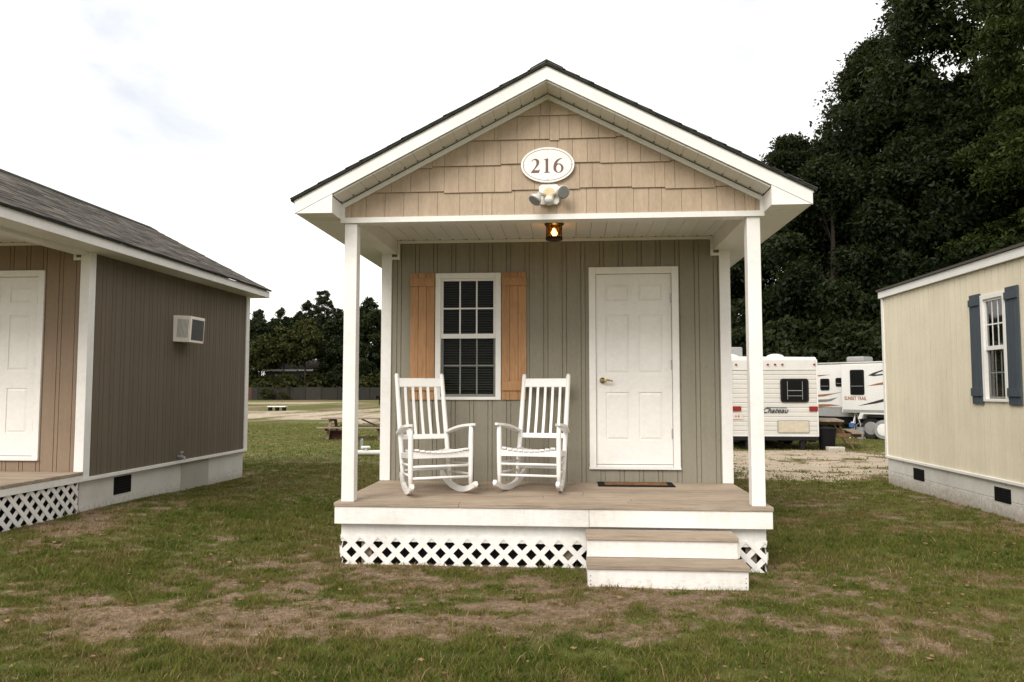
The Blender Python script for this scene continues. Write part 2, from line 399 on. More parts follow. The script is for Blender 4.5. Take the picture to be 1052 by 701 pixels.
for nt_, r0, r1, hm, rad in ((900, 3.8, 7.0, .055, .045), (900, 6.5, 12., .06, .06), (260, 3.8, 9., .085, .06)):
    cyy = np.sqrt(rng.random(nt_)*(r1**2-r0**2)+r0**2); cxx = (rng.random(nt_)*1.62-.93)*cyy
    nb = rng.integers(25, 70, nt_); ci = np.repeat(np.arange(nt_), nb); rr_ = rad*(.5+.9*rng.random(nt_))[ci]
    px = cxx[ci]+rng.normal(size=len(ci))*rr_*.7; py = cyy[ci]+rng.normal(size=len(ci))*rr_*.5
    Vt, Tt = blades(len(ci), r0, r1, .02, hm, .0055, pts=(px, py)); parts.append((Vt, np.clip(Tt-.22, 0, 1)))
V = np.concatenate([p[0] for p in parts]); T = np.concatenate([p[1] for p in parts]); m = len(V)
me = bpy.data.meshes.new('grass'); me.vertices.add(m*5); me.vertices.foreach_set('co', V.reshape(-1).astype(np.float32))
b = np.arange(m)*5
li = np.stack([b,b+1,b+2,b+3,b+3,b+2,b+4],1).ravel().astype(np.int32)
me.loops.add(len(li)); me.loops.foreach_set('vertex_index', li)
ls = np.stack([np.arange(m)*7, np.arange(m)*7+4],1).ravel().astype(np.int32)
me.polygons.add(m*2); me.polygons.foreach_set('loop_start', ls)
me.update(calc_edges=True)
a = me.attributes.new('tint','FLOAT','FACE'); a.data.foreach_set('value', np.repeat(T,2).astype(np.float32))
me.materials.append(M['grass'])
o = bpy.data.objects.new('grass', me); COL.objects.link(o); tag(o, 'short patchy lawn grass, part green and part dry', 'grass', kind='stuff')
# leaf litter on the lawn
mb = MB()
for k in range(2600):
    yy = math.sqrt(random.random()*(13**2-3.8**2)+3.8**2); xx = (random.random()*1.6-.9)*yy
    if -2.05 < xx < 1.65 and 6.0 < yy < 12.8 or xx < -5.4 and 6.5 < yy < 12.8 or xx > 5.1: continue
    s_ = .008+.018*random.random(); a_ = random.random()*6.28; zz = float(terrain(np.array([xx]),np.array([yy]))[0])+.012+.02*random.random()
    ca_, sa_ = math.cos(a_), math.sin(a_); tl = random.uniform(-.5,.5)*s_
    mb.face([(xx-ca_*s_,yy-sa_*s_,zz),(xx+sa_*s_*.5,yy-ca_*s_*.5,zz+tl),(xx+ca_*s_,yy+sa_*s_,zz+.3*tl),(xx-sa_*s_*.5,yy+ca_*s_*.5,zz-tl*.3)])
tag(mb.build('leaf_litter', M['dead_leaf']), 'small dead brown leaves scattered over the lawn', 'leaf litter', kind='stuff')

# ----------------------------------------------------------------- siding
def groove_spans(a, b, a0, period=.2, gap=.046, g=.0035):
    out = []; k = math.floor((a-a0)/period)-1
    while a0+k*period < b+period:
        for c in (a0+k*period, a0+k*period+gap) if gap else (a0+k*period,):
            if c-g > a and c+g < b: out.append((c-g, c+g))
        k += 1
    return sorted(out)
def siding(mb, fn, a, b, z0, z1, a0, openings=(), depth=.009, **kw):
    """grooved board wall; fn(s, d, z) maps along-wall, depth into the wall and height to a point"""
    gs = groove_spans(a, b, a0, **kw)
    cuts = {a, b}
    for g in gs: cuts |= set(g)
    for o in openings: cuts |= {o[0], o[1]}
    cuts = sorted(cuts)
    def dep(m): return depth if any(g[0] < m < g[1] for g in gs) else 0.
    for s0, s1 in zip(cuts[:-1], cuts[1:]):
        m = (s0+s1)/2; d = dep(m); rr = [(z0, z1)]
        for o in openings:
            if o[0] < m < o[1]: rr = [(z0, o[2]), (o[3], z1)]
        for za, zb in rr:
            mb.face([fn(s0,d,za),fn(s1,d,za),fn(s1,d,zb),fn(s0,d,zb)], 0, .42+.16*random.random() if d == 0 else .0)
    for g in gs:
        for e in g:
            rr = [(z0, z1)]
            for o in openings:
                if o[0]-.001 < e < o[1]+.001: rr = [(z0, o[2]), (o[3], z1)]
            for za, zb in rr: mb.face([fn(e,0,za),fn(e,depth,za),fn(e,depth,zb),fn(e,0,zb)], 0, .2)

def clip_poly(P, lo, hi):
    def cut(P, f):
        out = []
        for i in range(len(P)):
            p, q_ = P[i], P[(i+1) % len(P)]; fp, fq = f(p), f(q_)
            if fp >= 0: out.append(p)
            if fp*fq < 0:
                t_ = fp/(fp-fq); out.append((p[0]+(q_[0]-p[0])*t_, p[1]+(q_[1]-p[1])*t_))
        return out
    for f in (lambda p: p[0]-lo[0], lambda p: hi[0]-p[0], lambda p: p[1]-lo[1], lambda p: hi[1]-p[1]):
        if P: P = cut(P, f)
    return P
def lattice(mb, fn, a, b, z0, z1, pitch=.157, w=.045, th=.006, cut_top=True, ztop=None):
    """crossing diagonal strips; fn(s, d, z), d negative = outwards"""
    H = z1-z0; n = int((b-a+2*H)/pitch)+3
    for sgn, d in ((1, 0.), (-1, -th-.001)):
        for k in range(-3, n+3):
            c = a-H+k*pitch if sgn > 0 else a+k*pitch
            hw = w*math.sqrt(2)/2
            P = [(c-hw, z0), (c+hw, z0), (c+hw+sgn*H, z1), (c-hw+sgn*H, z1)]
            P = clip_poly(P, (a, z0), (b, z1))
            if len(P) >= 3: mb.prism([fn(p[0], d, p[1]) for p in P], Vector(fn(0,-th,0))-Vector(fn(0,0,0)), 0, .45+.1*random.random())

# ----------------------------------------------------------------- windows and doors
def window_unit(parent, fn, s0, s1, z0, z1, zm, mb_mats, lower_screen=True):
    """frame mesh + sash, pane, blind children.  fn(s,d,z), d>0 into the wall"""
    def bx(mb, a, b, c, d, e, f, **k):
        p = [fn(a,c,e),fn(b,c,e),fn(b,d,e),fn(a,d,e),fn(a,c,f),fn(b,c,f),fn(b,d,f),fn(a,d,f)]; mb.hexa(p, **k)
    fw = .058; mb = MB()
    bx(mb, s0, s0+fw, -.022, .05, z0, z1); bx(mb, s1-fw, s1, -.022, .05, z0, z1)
    bx(mb, s0+fw, s1-fw, -.022, .05, z1-fw, z1); bx(mb, s0+fw, s1-fw, -.026, .05, z0, z0+.032)
    w = mb.build('window', M['vinyl'], parent, .003)
    a, b = s0+fw, s1-fw
    for (lo, hi, dd) in ((zm-.026, z1-fw, .002), (z0+.032, zm+.018, .024)):
        mb = MB(); fr = .026
        bx(mb, a, a+fr, dd, dd+.022, lo, hi); bx(mb, b-fr, b, dd, dd+.022, lo, hi)
        bx(mb, a+fr, b-fr, dd-.002, dd+.022, hi-fr, hi); bx(mb, a+fr, b-fr, dd-.002, dd+.022, lo, lo+(.05 if dd < .01 else .03))
        for k in (1, 2):
            c = a+fr+(b-a-2*fr)*k/3; bx(mb, c-.008, c+.008, dd+.008, dd+.016, lo+fr, hi-fr)
        c = (lo+hi)/2; bx(mb, a+fr, b-fr, dd+.0085, dd+.0155, c-.008, c+.008)
        mb.build('sash', M['vinyl'] if dd < .01 else M['screened'], w)
        mb = MB(); d_ = dd+.012
        mb.face([fn(a+fr,d_,lo+fr),fn(b-fr,d_,lo+fr),fn(b-fr,d_,hi-fr),fn(a+fr,d_,hi-fr)])
        mb.build('pane', M['glass'], w)
    mb = MB(); z = z0+.05; n = 0
    while z < z1-.06:
        dz = .010+.004*random.random()
        p = [fn(a+.01,.075,z),fn(b-.01,.075,z),fn(b-.01,.085,z+dz),fn(a+.01,.085,z+dz)]; mb.face(p, 0, .3+.4*random.random()); z += .027
    mb.build('blind', M['blind'], w)
    return w
def shutter(parent, fn, s0, s1, z0, z1, mat, boards=3, strip=((.06,.145),(-.10,-.0))):
    mb = MB(); wb = (s1-s0)/boards
    def bx(a, b, c, d, e, f, tint=.5):
        mb.hexa([fn(a,c,e),fn(b,c,e),fn(b,d,e),fn(a,d,e),fn(a,c,f),fn(b,c,f),fn(b,d,f),fn(a,d,f)], 0, tint)
    for k in range(boards):
        bx(s0+k*wb+.0015, s0+(k+1)*wb-.0015, -.022, -.002, z0, z1, .3+.4*random.random())
    bx(s0+.001, s1-.001, -.040, -.0225, z1-strip[0][1], z1-strip[0][0], .5)
    bx(s0+.001, s1-.001, -.040, -.0225, z0-strip[1][0], z0+.10-strip[1][0]-.0, .55)
    return mb.build('shutter', mat, parent, .002)
def panel_door(parent, fn, s0, s1, z0, z1, hinge_right=True):
    """six panel door slab with raised panels, handle, hinges; z0..z1 slab"""
    mb = MB()
    def bx(m_, a, b, c, d, e, f, tint=.5):
        m_.hexa([fn(a,c,e),fn(b,c,e),fn(b,d,e),fn(a,d,e),fn(a,c,f),fn(b,c,f),fn(b,d,f),fn(a,d,f)], 0, tint)
    W, Hh = s1-s0, z1-z0
    bx(mb, s0, s1, .024, .06, z0, z1)
    cols = [(.125, .435), (.565, .875)]; rows = [(.125, .375), (.475, .785), (.855, .945)]
    ins = [(s0+W*c[0], s0+W*c[1], z0+Hh*r[0], z0+Hh*r[1]) for c in cols for r in rows]
    # stiles and rails stand 8 mm in front of the panel ground
    xs = [s0, ins[0][0], ins[0][1], ins[3][0], ins[3][1], s1]
    for k in (0, 2, 4): bx(mb, xs[k], xs[k+1], .0145, .0242, z0, z1)
    for c in (1, 3):
        zz = [z0]+[z0+Hh*v for r in rows for v in r]+[z1]
        for k in (0, 2, 4, 6): bx(mb, xs[c], xs[c+1], .0145, .0242, zz[k], zz[k+1])
    for (a, b, c, d) in ins:      # raised fields with sloped edges
        e = .030
        A = [fn(a+.006,.0238,c+.006),fn(b-.006,.0238,c+.006),fn(b-.006,.0238,d-.006),fn(a+.006,.0238,d-.006)]
        B = [fn(a+e,.0155,c+e),fn(b-e,.0155,c+e),fn(b-e,.0155,d-e),fn(a+e,.0155,d-e)]
        mb.face(B)
        for k in range(4): mb.face([A[k],A[(k+1)%4],B[(k+1)%4],B[k]])
    d = mb.build('door', M['door'], parent)
    fw = .075; mb = MB()
    bx(mb, s0-fw, s0-.004, -.018, .06, z0-.03, z1+fw); bx(mb, s1+.004, s1+fw, -.018, .06, z0-.03, z1+fw)
    bx(mb, s0-.004, s1+.004, -.018, .06, z1+.004, z1+fw)
    mb.build('door_frame', M['door'], d, .003)
    mb = MB(); bx(mb, s0-fw-.005, s1+fw+.005, -.03, .06, z0-.052, z0-.03); bx(mb, s0, s1, .0, .06, z0-.029, z0-.006)
    mb.build('threshold', M['vinyl'], d, .002)
    hs = s1-.003 if hinge_right else s0+.003
    for hz in (.16, .52, .87):
        mb = MB(); zz = z0+Hh*hz; mb.tube([fn(hs,.004,zz-.05), fn(hs,.004,zz+.05)], .008, 8)
        mb.build('hinge', M['grey'], d)
    mb = MB(); ks = s0+.066 if hinge_right else s1-.066; kz = z0+Hh*.437; dr = 1 if hinge_right else -1
    mb.tube([fn(ks,.010,kz), fn(ks,-.006,kz)], .031, 16)
    mb.tube([fn(ks,-.006,kz), fn(ks,-.05,kz)], .011, 10)
    mb.tube([fn(ks-dr*.012,-.05,kz), fn(ks+dr*.05,-.052,kz+.004), fn(ks+dr*.105,-.045,kz-.006)], [.0125,.011,.008], 10)
    mb.build('door_handle', M['brass'], d, smooth=True)
    return d

# ----------------------------------------------------------------- the cabins
SL = .515                                  # roof rise over run
def zr(x): return 4.245-SL*abs(x)          # top of the fascia / underside of the shingles
HW, EV, YR, YB = 1.85, 2.165, -1.89, 4.30  # half width, half eave, rake front, back wall
def cabin(loc, label, wall_mat, deck_z, shutter_mat, side_lattice_z, gable_mat, found_z=.49, seed=1):
    random.seed(seed)
    root = empty('cabin', loc); tag(root, label, 'cabin', 'gabled porch cabins on the lawn')
    F = lambda s, d, z: (s, d, z)
    # front wall with window and door openings
    WS = (-1.275, -.56, 1.411, 2.784); DS = (.459, 1.256, .735, 2.755)
    mb = MB()
    siding(mb, F, -HW, HW, deck_z-.05, 3.15, -1.70, [(WS[0]+.02,WS[1]-.02,WS[2]+.01,WS[3]-.02), (DS[0]-.05,DS[1]+.05,DS[2]-.04,DS[3]+.05)])
    mb.build('front_wall', wall_mat, root)
    for sgn in (1, -1):
        mb = MB(); fn = (lambda s, d, z: (HW-d, s, z)) if sgn > 0 else (lambda s, d, z: (-HW+d, s, z))
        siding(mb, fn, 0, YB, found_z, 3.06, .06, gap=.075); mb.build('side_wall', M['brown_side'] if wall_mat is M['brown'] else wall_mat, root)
    mb = MB(); siding(mb, lambda s, d, z: (s, YB-d, z), -HW, HW, found_z, 3.06, -1.7)
    mb.face([(-HW,YB,3.06),(HW,YB,3.06),(HW,YB,zr(HW)-.12),(0,YB,zr(0)-.12),(-HW,YB,zr(HW)-.12)])
    mb.build('rear_wall', wall_mat, root)
    # room behind the glass
    mb = MB(); e = .09
    mb.face([(-HW+e,e,.55),(HW-e,e,.55),(HW-e,YB-e,.55),(-HW+e,YB-e,.55)]); mb.face([(-HW+e,e,3.14),(HW-e,e,3.14),(HW-e,YB-e,3.14),(-HW+e,YB-e,3.14)])
    mb.face([(-HW+e,1.9,.55),(HW-e,1.9,.55),(HW-e,1.9,3.14),(-HW+e,1.9,3.14)])
    for s_ in (-1, 1): mb.face([(s_*(HW-e),e,.55),(s_*(HW-e),YB-e,.55),(s_*(HW-e),YB-e,3.14),(s_*(HW-e),e,3.14)])
    mb.build('room_lining', M['interior'], root)
    # corner boards
    for sgn in (1, -1):
        for yc in (0, YB):
            mb = MB(); o_ = -.02 if yc == 0 else .02; zb = deck_z+.002 if yc == 0 else found_z
            x0, x1 = sgn*(HW-.09), sgn*(HW+.021)
            mb.box(min(x0,x1), max(x0,x1), min(yc,yc+o_), max(yc,yc+o_), zb, 3.045)
            s0, s1 = (.002, .10) if yc == 0 else (YB-.10, YB-.002)
            mb.box(min(sgn*(HW+.001),sgn*(HW+.020)), max(sgn*(HW+.001),sgn*(HW+.020)), s0, s1, found_z-.03, 3.045)
            mb.build('corner_board', M['white'], root, .002)
    # sill trim and foundation
    for s_ in (-1, 1):
        mb = MB(); mb.box(min(s_*(HW-.01),s_*(HW+.024)), max(s_*(HW-.01),s_*(HW+.024)), .0, YB+.02, found_z-.035, found_z+.005)
        mb.build('sill_trim', M['white'], root, .002)
    mb = MB(); fx = HW-.035
    for s_ in (-1, 1): mb.box(min(s_*fx,s_*(fx-.15)), max(s_*fx,s_*(fx-.15)), .01, YB-.02, -.2, found_z-.036)
    mb.box(-fx+.15, fx-.15, YB-.17, YB-.02, -.2, found_z-.036); mb.box(-fx+.15, fx-.15, .01, .1, -.2, found_z-.036)
    fo = mb.build('foundation', M['concrete'], root)
    for s_ in (1, -1):
        mb = MB(); x0 = s_*(fx+.006); 
        mb.box(min(x0,s_*fx*.97), max(x0,s_*fx*.97), .66, 1.02, .215, .425); vo = mb.build('vent', M['dark'], fo)
        mb = MB()
        for k in range(6): mb.box(min(x0,x0+s_*.004), max(x0,x0+s_*.004), .665, 1.015, .235+k*.033, .241+k*.033)
        mb.build('grille', M['bin'], vo)
    mb = MB(); mb.box(fx-.02, fx+.012, 2.25, 3.05, .06, found_z-.05); mb.build('crawl_hatch', M['plywood'], fo)
    # window, shutters, door
    window_unit(root, F, *WS, 2.10, None)
    shutter(root, F, -1.552, -1.282, 1.411, 2.786, shutter_mat); shutter(root, F, -.553, -.285, 1.411, 2.786, shutter_mat)
    panel_door(root, F, *DS)
    # porch deck: boards run across
    mb = MB(); y_ = -1.64; k = 0
    while y_ < -.02:
        y2 = min(y_+.138, -.002); n = 2
        cutx = random.uniform(-.9, .9)
        for a_, b_ in ((-1.865, cutx-.001), (cutx+.001, 1.865)): mb.box(a_, b_, y_+.004, y2-.004, deck_z-.035, deck_z, 0, .35+.3*random.random())
        y_ += .14
    dk = mb.build('deck', M['deck'], root, .003)
    mb = MB(); fb, ft = deck_z-.185, deck_z-.037; tall = side_lattice_z > .3; fs_ = side_lattice_z-.025 if tall else fb; sk = fs_ if tall else .20
    jx = .34 if seed == 3 else -.5
    mb.box(-1.86, jx-.0015, -1.625, -1.585, fb, ft); mb.box(jx+.0015, 1.86, -1.6245, -1.5855, fb+.002, ft, 0, .6)
    for s_ in (-1, 1): mb.box(min(s_*1.86,s_*1.825), max(s_*1.86,s_*1.825), -1.5845, -.003, fs_, ft)
    mb.build('fascia_board', M['white_worn'], dk, .003)
    mb = MB(); mb.box(-1.82, 1.82, -1.55, -1.52, .20, fb-.004)
    for s_ in (-1, 1): mb.box(min(s_*1.82,s_*1.79), max(s_*1.82,s_*1.79), -1.519, -.01, sk, ft-.002)
    mb.build('skirt_board', M['white_worn'], dk)
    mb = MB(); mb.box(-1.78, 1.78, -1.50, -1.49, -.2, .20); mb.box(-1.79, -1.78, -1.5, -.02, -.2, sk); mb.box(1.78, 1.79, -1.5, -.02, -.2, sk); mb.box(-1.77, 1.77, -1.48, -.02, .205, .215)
    mb.build('underside_shade', M['dark'], dk)  # black sheets stand in for the shade below the deck
    mb = MB(); lattice(mb, lambda s, d, z: (s, -1.552+d, z), -1.82, 1.82, -.03, .248)
    for s_ in (-1, 1): lattice(mb, (lambda s, d, z: (s_*(1.822-d), s, z)), -1.54, -.03, -.03 if side_lattice_z < .3 else -.06, side_lattice_z)
    mb.build('lattice', M['white'], dk)
    for s_ in (-1.6, 0.16, 1.7):
        mb = MB(); mb.box(s_-.045, s_+.045, -1.519, -1.501, -.1, .20); mb.build('pier', M['oldwood'], dk)
    # porch posts
    for s_ in (-1, 1):
        mb = MB(); mb.box(s_*1.755-.056, s_*1.755+.056, -1.599, -1.487, deck_z+.001, 3.0); mb.build('porch_post', M['white'], root, .004)
    # beams
    mb = MB(); mb.box(-HW+.005, HW-.005, -1.582, -1.48, 3.0, 3.2)
    for s_ in (-1, 1): mb.box(min(s_*1.845,s_*1.70), max(s_*1.845,s_*1.70), -1.479, -.022, 2.998, 3.2)
    mb.build('porch_beam', M['vinyl'], root, .002)
    mb = MB()      # white channel round the beam end and along the top of the front wall
    mb.box(-1.70, 1.70, -.018, -.002, 3.118, 3.149)
    for s_ in (-1, 1):
        mb.box(min(s_*1.70,s_*1.672), max(s_*1.70,s_*1.672), -.019, -.002, 2.97, 3.1175); mb.box(min(s_*1.76,s_*1.672), max(s_*1.76,s_*1.672), -.0215, -.002, 2.94, 2.9695)
    mb.build('wall_channel', M['vinyl'], root)
    # ceiling panels with vent dots
    mb = MB(); x_ = -1.70
    while x_ < 1.69:
        mb.box(x_+.002, min(x_+.148, 1.698), -1.479, -.002, 3.152, 3.17, 0, .45+.1*random.random()); x_ += .15
    ce = mb.build('porch_ceiling', M['vinyl'], root)
    mb = MB(); x_ = -1.66
    while x_ < 1.68: mb.box(x_-.007, x_+.007, -.05, -.03, 3.149, 3.153); x_ += .145
    mb.build('vent_hole', M['dark'], ce)
    mb = MB(); mb.box(-1.72, 1.72, -1.48, -.002, 3.171, 3.18); mb.build('ceiling_backing', M['dark'], ce)
    # gable: individual shakes
    mb = MB(); row = .225; z_ = 3.045
    mb.face([(-HW+.02,-1.586,3.02),(HW-.02,-1.586,3.02),(HW-.02,-1.586,zr(HW)-.12),(0,-1.586,zr(0)-.13),(-HW+.02,-1.586,zr(HW)-.12)], 0, 0)
    top = lambda x_: zr(x_)-.14
    r = 0
    while z_ < 4.1:
        x_ = -HW-random.random()*.15; off = 0.; cnt = 0
        while x_ < HW:
            w_ = random.choice((.085,.11,.13,.15,.17,.2))
            if cnt <= 0: off = random.choice((-.014, 0, 0., .010)) if r else 0.; cnt = random.randint(1, 4)
            cnt -= 1
            a_, b_ = max(x_, -HW+.03)+.0015, min(x_+w_, HW-.03)-.0015
            zb = z_+off if r else z_
            if b_ > a_+.01:
                za, zb2 = min(z_+row+.02, top(a_)), min(z_+row+.02, top(b_))
                if min(za, zb2) > zb+.01 or max(za, zb2) > zb+.03:
                    za, zb2 = max(za, zb+.003), max(zb2, zb+.003)
                    y0, y1 = -1.608, -1.592; tn_ = .35+.3*random.random()
                    fr = lambda zt: y0+(y1-y0)*min(1, (zt-zb)/(row+.02))
                    P = [(a_,y0,zb),(b_,y0,zb),(b_,-1.587,zb),(a_,-1.587,zb),(a_,fr(za),za),(b_,fr(zb2),zb2),(b_,-1.586,zb2),(a_,-1.586,za)]
                    mb.hexa(P, 0, tn_)
            x_ += w_
        z_ += row; r += 1
    mb.build('gable_siding', gable_mat, root)
    mb = MB(); tw = .034
    mb.box(-HW+.006, HW-.006, -1.622, -1.584, 2.999, 3.046)
    for s_ in (-1, 1):
        mb.box(min(s_*(HW-.006),s_*(HW-.042)), max(s_*(HW-.006),s_*(HW-.042)), -1.620, -1.599, 3.0465, top(HW)-.0)
        a_ = (s_*(HW-.006), -1.621, top(HW)-.0); P = [(0,-1.621,top(0)+.01),(s_*(HW-.006),-1.621,top(HW)+.01),(s_*(HW-.006),-1.621,top(HW)-tw),(0,-1.621,top(0)-tw)]
        mb.prism(P, (0,.022,0))
    mb.build('gable_trim', M['vinyl'], root)
    mb = MB(); mb.face([(-HW,-1.58,3.1),(HW,-1.58,3.1),(HW,-1.58,zr(HW)-.1),(0,-1.58,zr(0)-.1),(-HW,-1.58,zr(HW)-.1)]); mb.build('gable_sheathing', M['dark'], root)
    # rake boards
    for s_ in (-1, 1):
        mb = MB()
        P = [(0,YR,zr(0)),(s_*EV,YR,zr(EV)),(s_*EV,YR,zr(EV)-.100),(0,YR,zr(0)-.104)]
        mb.prism(P, (0,.022,0)); mb.build('rake_board', M['white'], root, .002)
        mb = MB()
        P = [(0,YR+.006,zr(0)+.016),(s_*(EV+.012),YR+.006,zr(EV+.012)+.016),(s_*(EV+.012),YR+.006,zr(EV+.012)+.0005),(0,YR+.006,zr(0)+.0005)]
        mb.prism(P, (0,.03,0)); mb.build('drip_trim', M['white_worn'], root)
        # boxed eave return
        mb = MB(); x0 = HW-.012
        P = [(s_*x0,YR+.002,zr(x0)-.1045),(s_*(EV-.002),YR+.002,zr(EV)-.1035),(s_*(EV-.002),YR+.002,3.030),(s_*x0,YR+.002,3.030)]
        mb.prism(P, (0,.018,0))
        mb.box(min(s_*x0,s_*(x0+.012)), max(s_*x0,s_*(x0+.012)), YR+.021, -1.585, 3.031, zr(x0)-.124)
        mb.build('eave_return', M['white'], root, .0015)
        # rear rake
        mb = MB(); P = [(0,YB+.12,zr(0)),(s_*EV,YB+.12,zr(EV)),(s_*EV,YB+.12,zr(EV)-.10),(s_*x0,YB+.12,3.03),(s_*x0,YB+.12,zr(x0)-.104),(0,YB+.12,zr(0)-.104)]
        mb.prism(P, (0,-.02,0)); mb.build('rake_board', M['white'], root)
        # eave fascia + soffit
        mb = MB(); mb.box(min(s_*EV,s_*(EV-.02)), max(s_*EV,s_*(EV-.02)), YR+.0225, YB+.098, zr(EV)-.098, zr(EV)+.006)
        mb.build('eave_board', M['white'], root, .002)
        mb = MB(); y_ = YR+.02
        while y_ < YB+.09:
            mb.box(min(s_*(EV-.021),s_*(HW-.008)), max(s_*(EV-.021),s_*(HW-.008)), y_+.002, min(y_+.098, YB+.095), 3.033, 3.045, 0, .42+.12*random.random()); y_ += .1
        so = mb.build('soffit', M['vinyl'], root)
        mb = MB(); mb.box(min(s_*(EV-.022),s_*(HW-.004)), max(s_*(EV-.022),s_*(HW-.004)), YR+.024, YB+.09, 3.047, 3.052); mb.build('soffit_backing', M['rvgrey'], so)
        # raked soffit strips behind the rake board
        mb = MB(); n_ = 16; run = HW-.014; md = MB()
        for k in range(n_):
            a_, b_ = run*k/n_+.0012, run*(k+1)/n_-.0012; dz = .118
            P = [(s_*a_,YR+.023,zr(a_)-dz),(s_*b_,YR+.023,zr(b_)-dz),(s_*b_,-1.60,zr(b_)-dz),(s_*a_,-1.60,zr(a_)-dz)]
            mb.prism(P, (0,0,.012), 0, .42+.12*random.random())
            c_ = b_+.0012; Q = [(s_*(c_-.007),-1.66,zr(c_-.007)-dz-.001),(s_*(c_+.007),-1.66,zr(c_+.007)-dz-.001),(s_*(c_+.007),-1.638,zr(c_+.007)-dz-.001),(s_*(c_-.007),-1.638,zr(c_-.007)-dz-.001)]
            md.prism(Q, (0,0,.004))
        so = mb.build('soffit', M['vinyl'], root); md.build('vent_hole', M['dark'], so)  # small dark dots set as the soffit's vent holes
        mb = MB(); P = [(0,YR+.023,zr(0)-.1),(s_*run,YR+.023,zr(run)-.1),(s_*run,-1.59,zr(run)-.1),(0,-1.59,zr(0)-.1)]; mb.prism(P, (0,0,.006)); mb.build('soffit_backing', M['vinyl'], so)
    # roof
    y0, y1 = YR-.022, YB+.13
    for s_ in (-1, 1):
        mb = MB(); L = 2.195; nz = .022
        P = [(s_*.0,y0+.004,zr(0)+.017),(s_*L,y0+.004,zr(L)+.017),(s_*L,y0+.004,zr(L)+.017+nz),(0,y0+.004,zr(0)+.017+nz)]
        mb.prism(P, (0,y1-y0-.01,0), 1)
        sl = math.sqrt(1+SL*SL); ex = .135/sl; nrow = int(L/ex)
        for k in range(nrow):
            xa, xb = L+.006-k*ex, max(0, L+.006-(k+1)*ex-.03); y_ = y0-random.random()*.2
            while y_ < y1:
                w_ = random.choice((.09,.13,.17,.21,.27)); a_, b_ = max(y_, y0)+.0008, min(y_+w_, y1)-.0008
                if b_ > a_:
                    th = random.choice((.005,.006,.011,.012)); tn_ = min(1, max(0, random.gauss(.5,.2)))
                    za, zb = zr(xa)+.018+nz, zr(xb)+.018+nz
                    mb.hexa([(s_*xa,a_,za-.001),(s_*xa,b_,za-.001),(s_*xb,b_,zb-.001),(s_*xb,a_,zb-.001),(s_*xa,a_,za+th),(s_*xa,b_,za+th),(s_*xb,b_,zb+.004),(s_*xb,a_,zb+.004)], 0, tn_)
                y_ += w_
        ro = mb.build('roof', [M['shingle'], M['shingle_dark']], root)
    mb = MB(); y_ = y0
    while y_ < y1-.01:
        y2 = min(y_+.30, y1)
        for s_ in (-1, 1):
            mb.prism([(0,y_+.001,4.289),(s_*.14,y_+.001,4.289-.14*SL),(s_*.14,y_+.001,4.303-.14*SL),(0,y_+.001,4.306)], (0,y2-y_-.002,0), 0, random.random())
        y_ += .3
    mb.build('ridge_cap', M['shingle_dark'], root)
    return root, dk

XC, YW = -.205, 8.24
main, main_deck = cabin((XC, YW, 0), 'olive sided cabin with tan shake gable and white porch, in the middle', M['olive'], .545, M['cedar'], .248, M['shake'], seed=3)
# box steps in front of the deck
mb = MB(); S0, S1 = .308, 1.545; o_ = MB()
mb.box(S0, S1-.03, -1.93, -1.635, .312, .347, 0, .5); mb.box(S0, S1, -2.185, -1.905, .14, .174, 0, .35)
st = mb.build('steps', M['deck'], main, .004)
mb = MB(); mb.box(S0+.008, S1-.035, -1.912, -1.89, .176, .310); mb.box(S0+.008, S1-.01, -2.165, -2.14, -.05, .138)
for xa in (S0+.008, S1-.037): mb.box(xa, xa+.026, -2.139, -1.64, -.05, .138); mb.box(xa, xa+.022, -1.889, -1.64, .176, .310)
mb.build('riser', M['white_worn'], st, .003)
mb = MB(); mb.box(S0+.04, S1-.06, -1.884, -1.878, .0, .305); mb.build('backing', M['dark'], st)
mb = MB()
for xa in (S0+.03, S1-.03):
    for zz in (.02,.05,.085): mb.tube([(xa,-2.1655,zz),(xa,-2.168,zz)], .004, 6)
mb.build('screw', M['darkmetal'], st)

left, left_deck = cabin((-7.30, 8.24, .045), 'brown sided cabin with grey shingle roof and wall air conditioner, at left edge', M['brown'], .56, M['cedar'], .475, M['shake'], seed=5)

# ----------------------------------------------------------------- sign 216
def smooth(P, it=2):
    for _ in range(it):
        Q = []
        for i in range(len(P)):
            a_, b_ = P[i], P[(i+1) % len(P)]
            Q += [(a_[0]*.75+b_[0]*.25, a_[1]*.75+b_[1]*.25), (a_[0]*.25+b_[0]*.75, a_[1]*.25+b_[1]*.75)]
        P = Q
    return P
gz = 3.48; sx, sy = -.207, YW-1.612
sg = empty('house_number_sign', (sx, sy, gz)); tag(sg, 'white oval plaque reading 216 on the tan gable', 'sign')
mb = MB(); A, B = .233, .156; N = 64
ell = lambda a_, b_, y_: [(a_*math.cos(2*math.pi*k/N), y_, b_*math.sin(2*math.pi*k/N)) for k in range(N)]
mb.prism(ell(A, B, -.022), (0, .024, 0)); mb.build('plaque', M['sign_face'], sg, .004)
mb = MB()
o1, o2 = ell(A*.925, B*.90, -.0232), ell(A*.905, B*.875, -.0232)
for k in range(N): mb.face([o1[k], o1[(k+1)%N], o2[(k+1)%N], o2[k]])
mb.build('border_line', M['sign_num'], sg)
mb = MB()
for dx, dz in ((0,.127),(0,-.127),(.205,0),(-.205,0)): mb.tube([(dx,-.0215,dz),(dx,-.0245,dz)], .0045, 8)
mb.build('screw', M['grey'], sg)
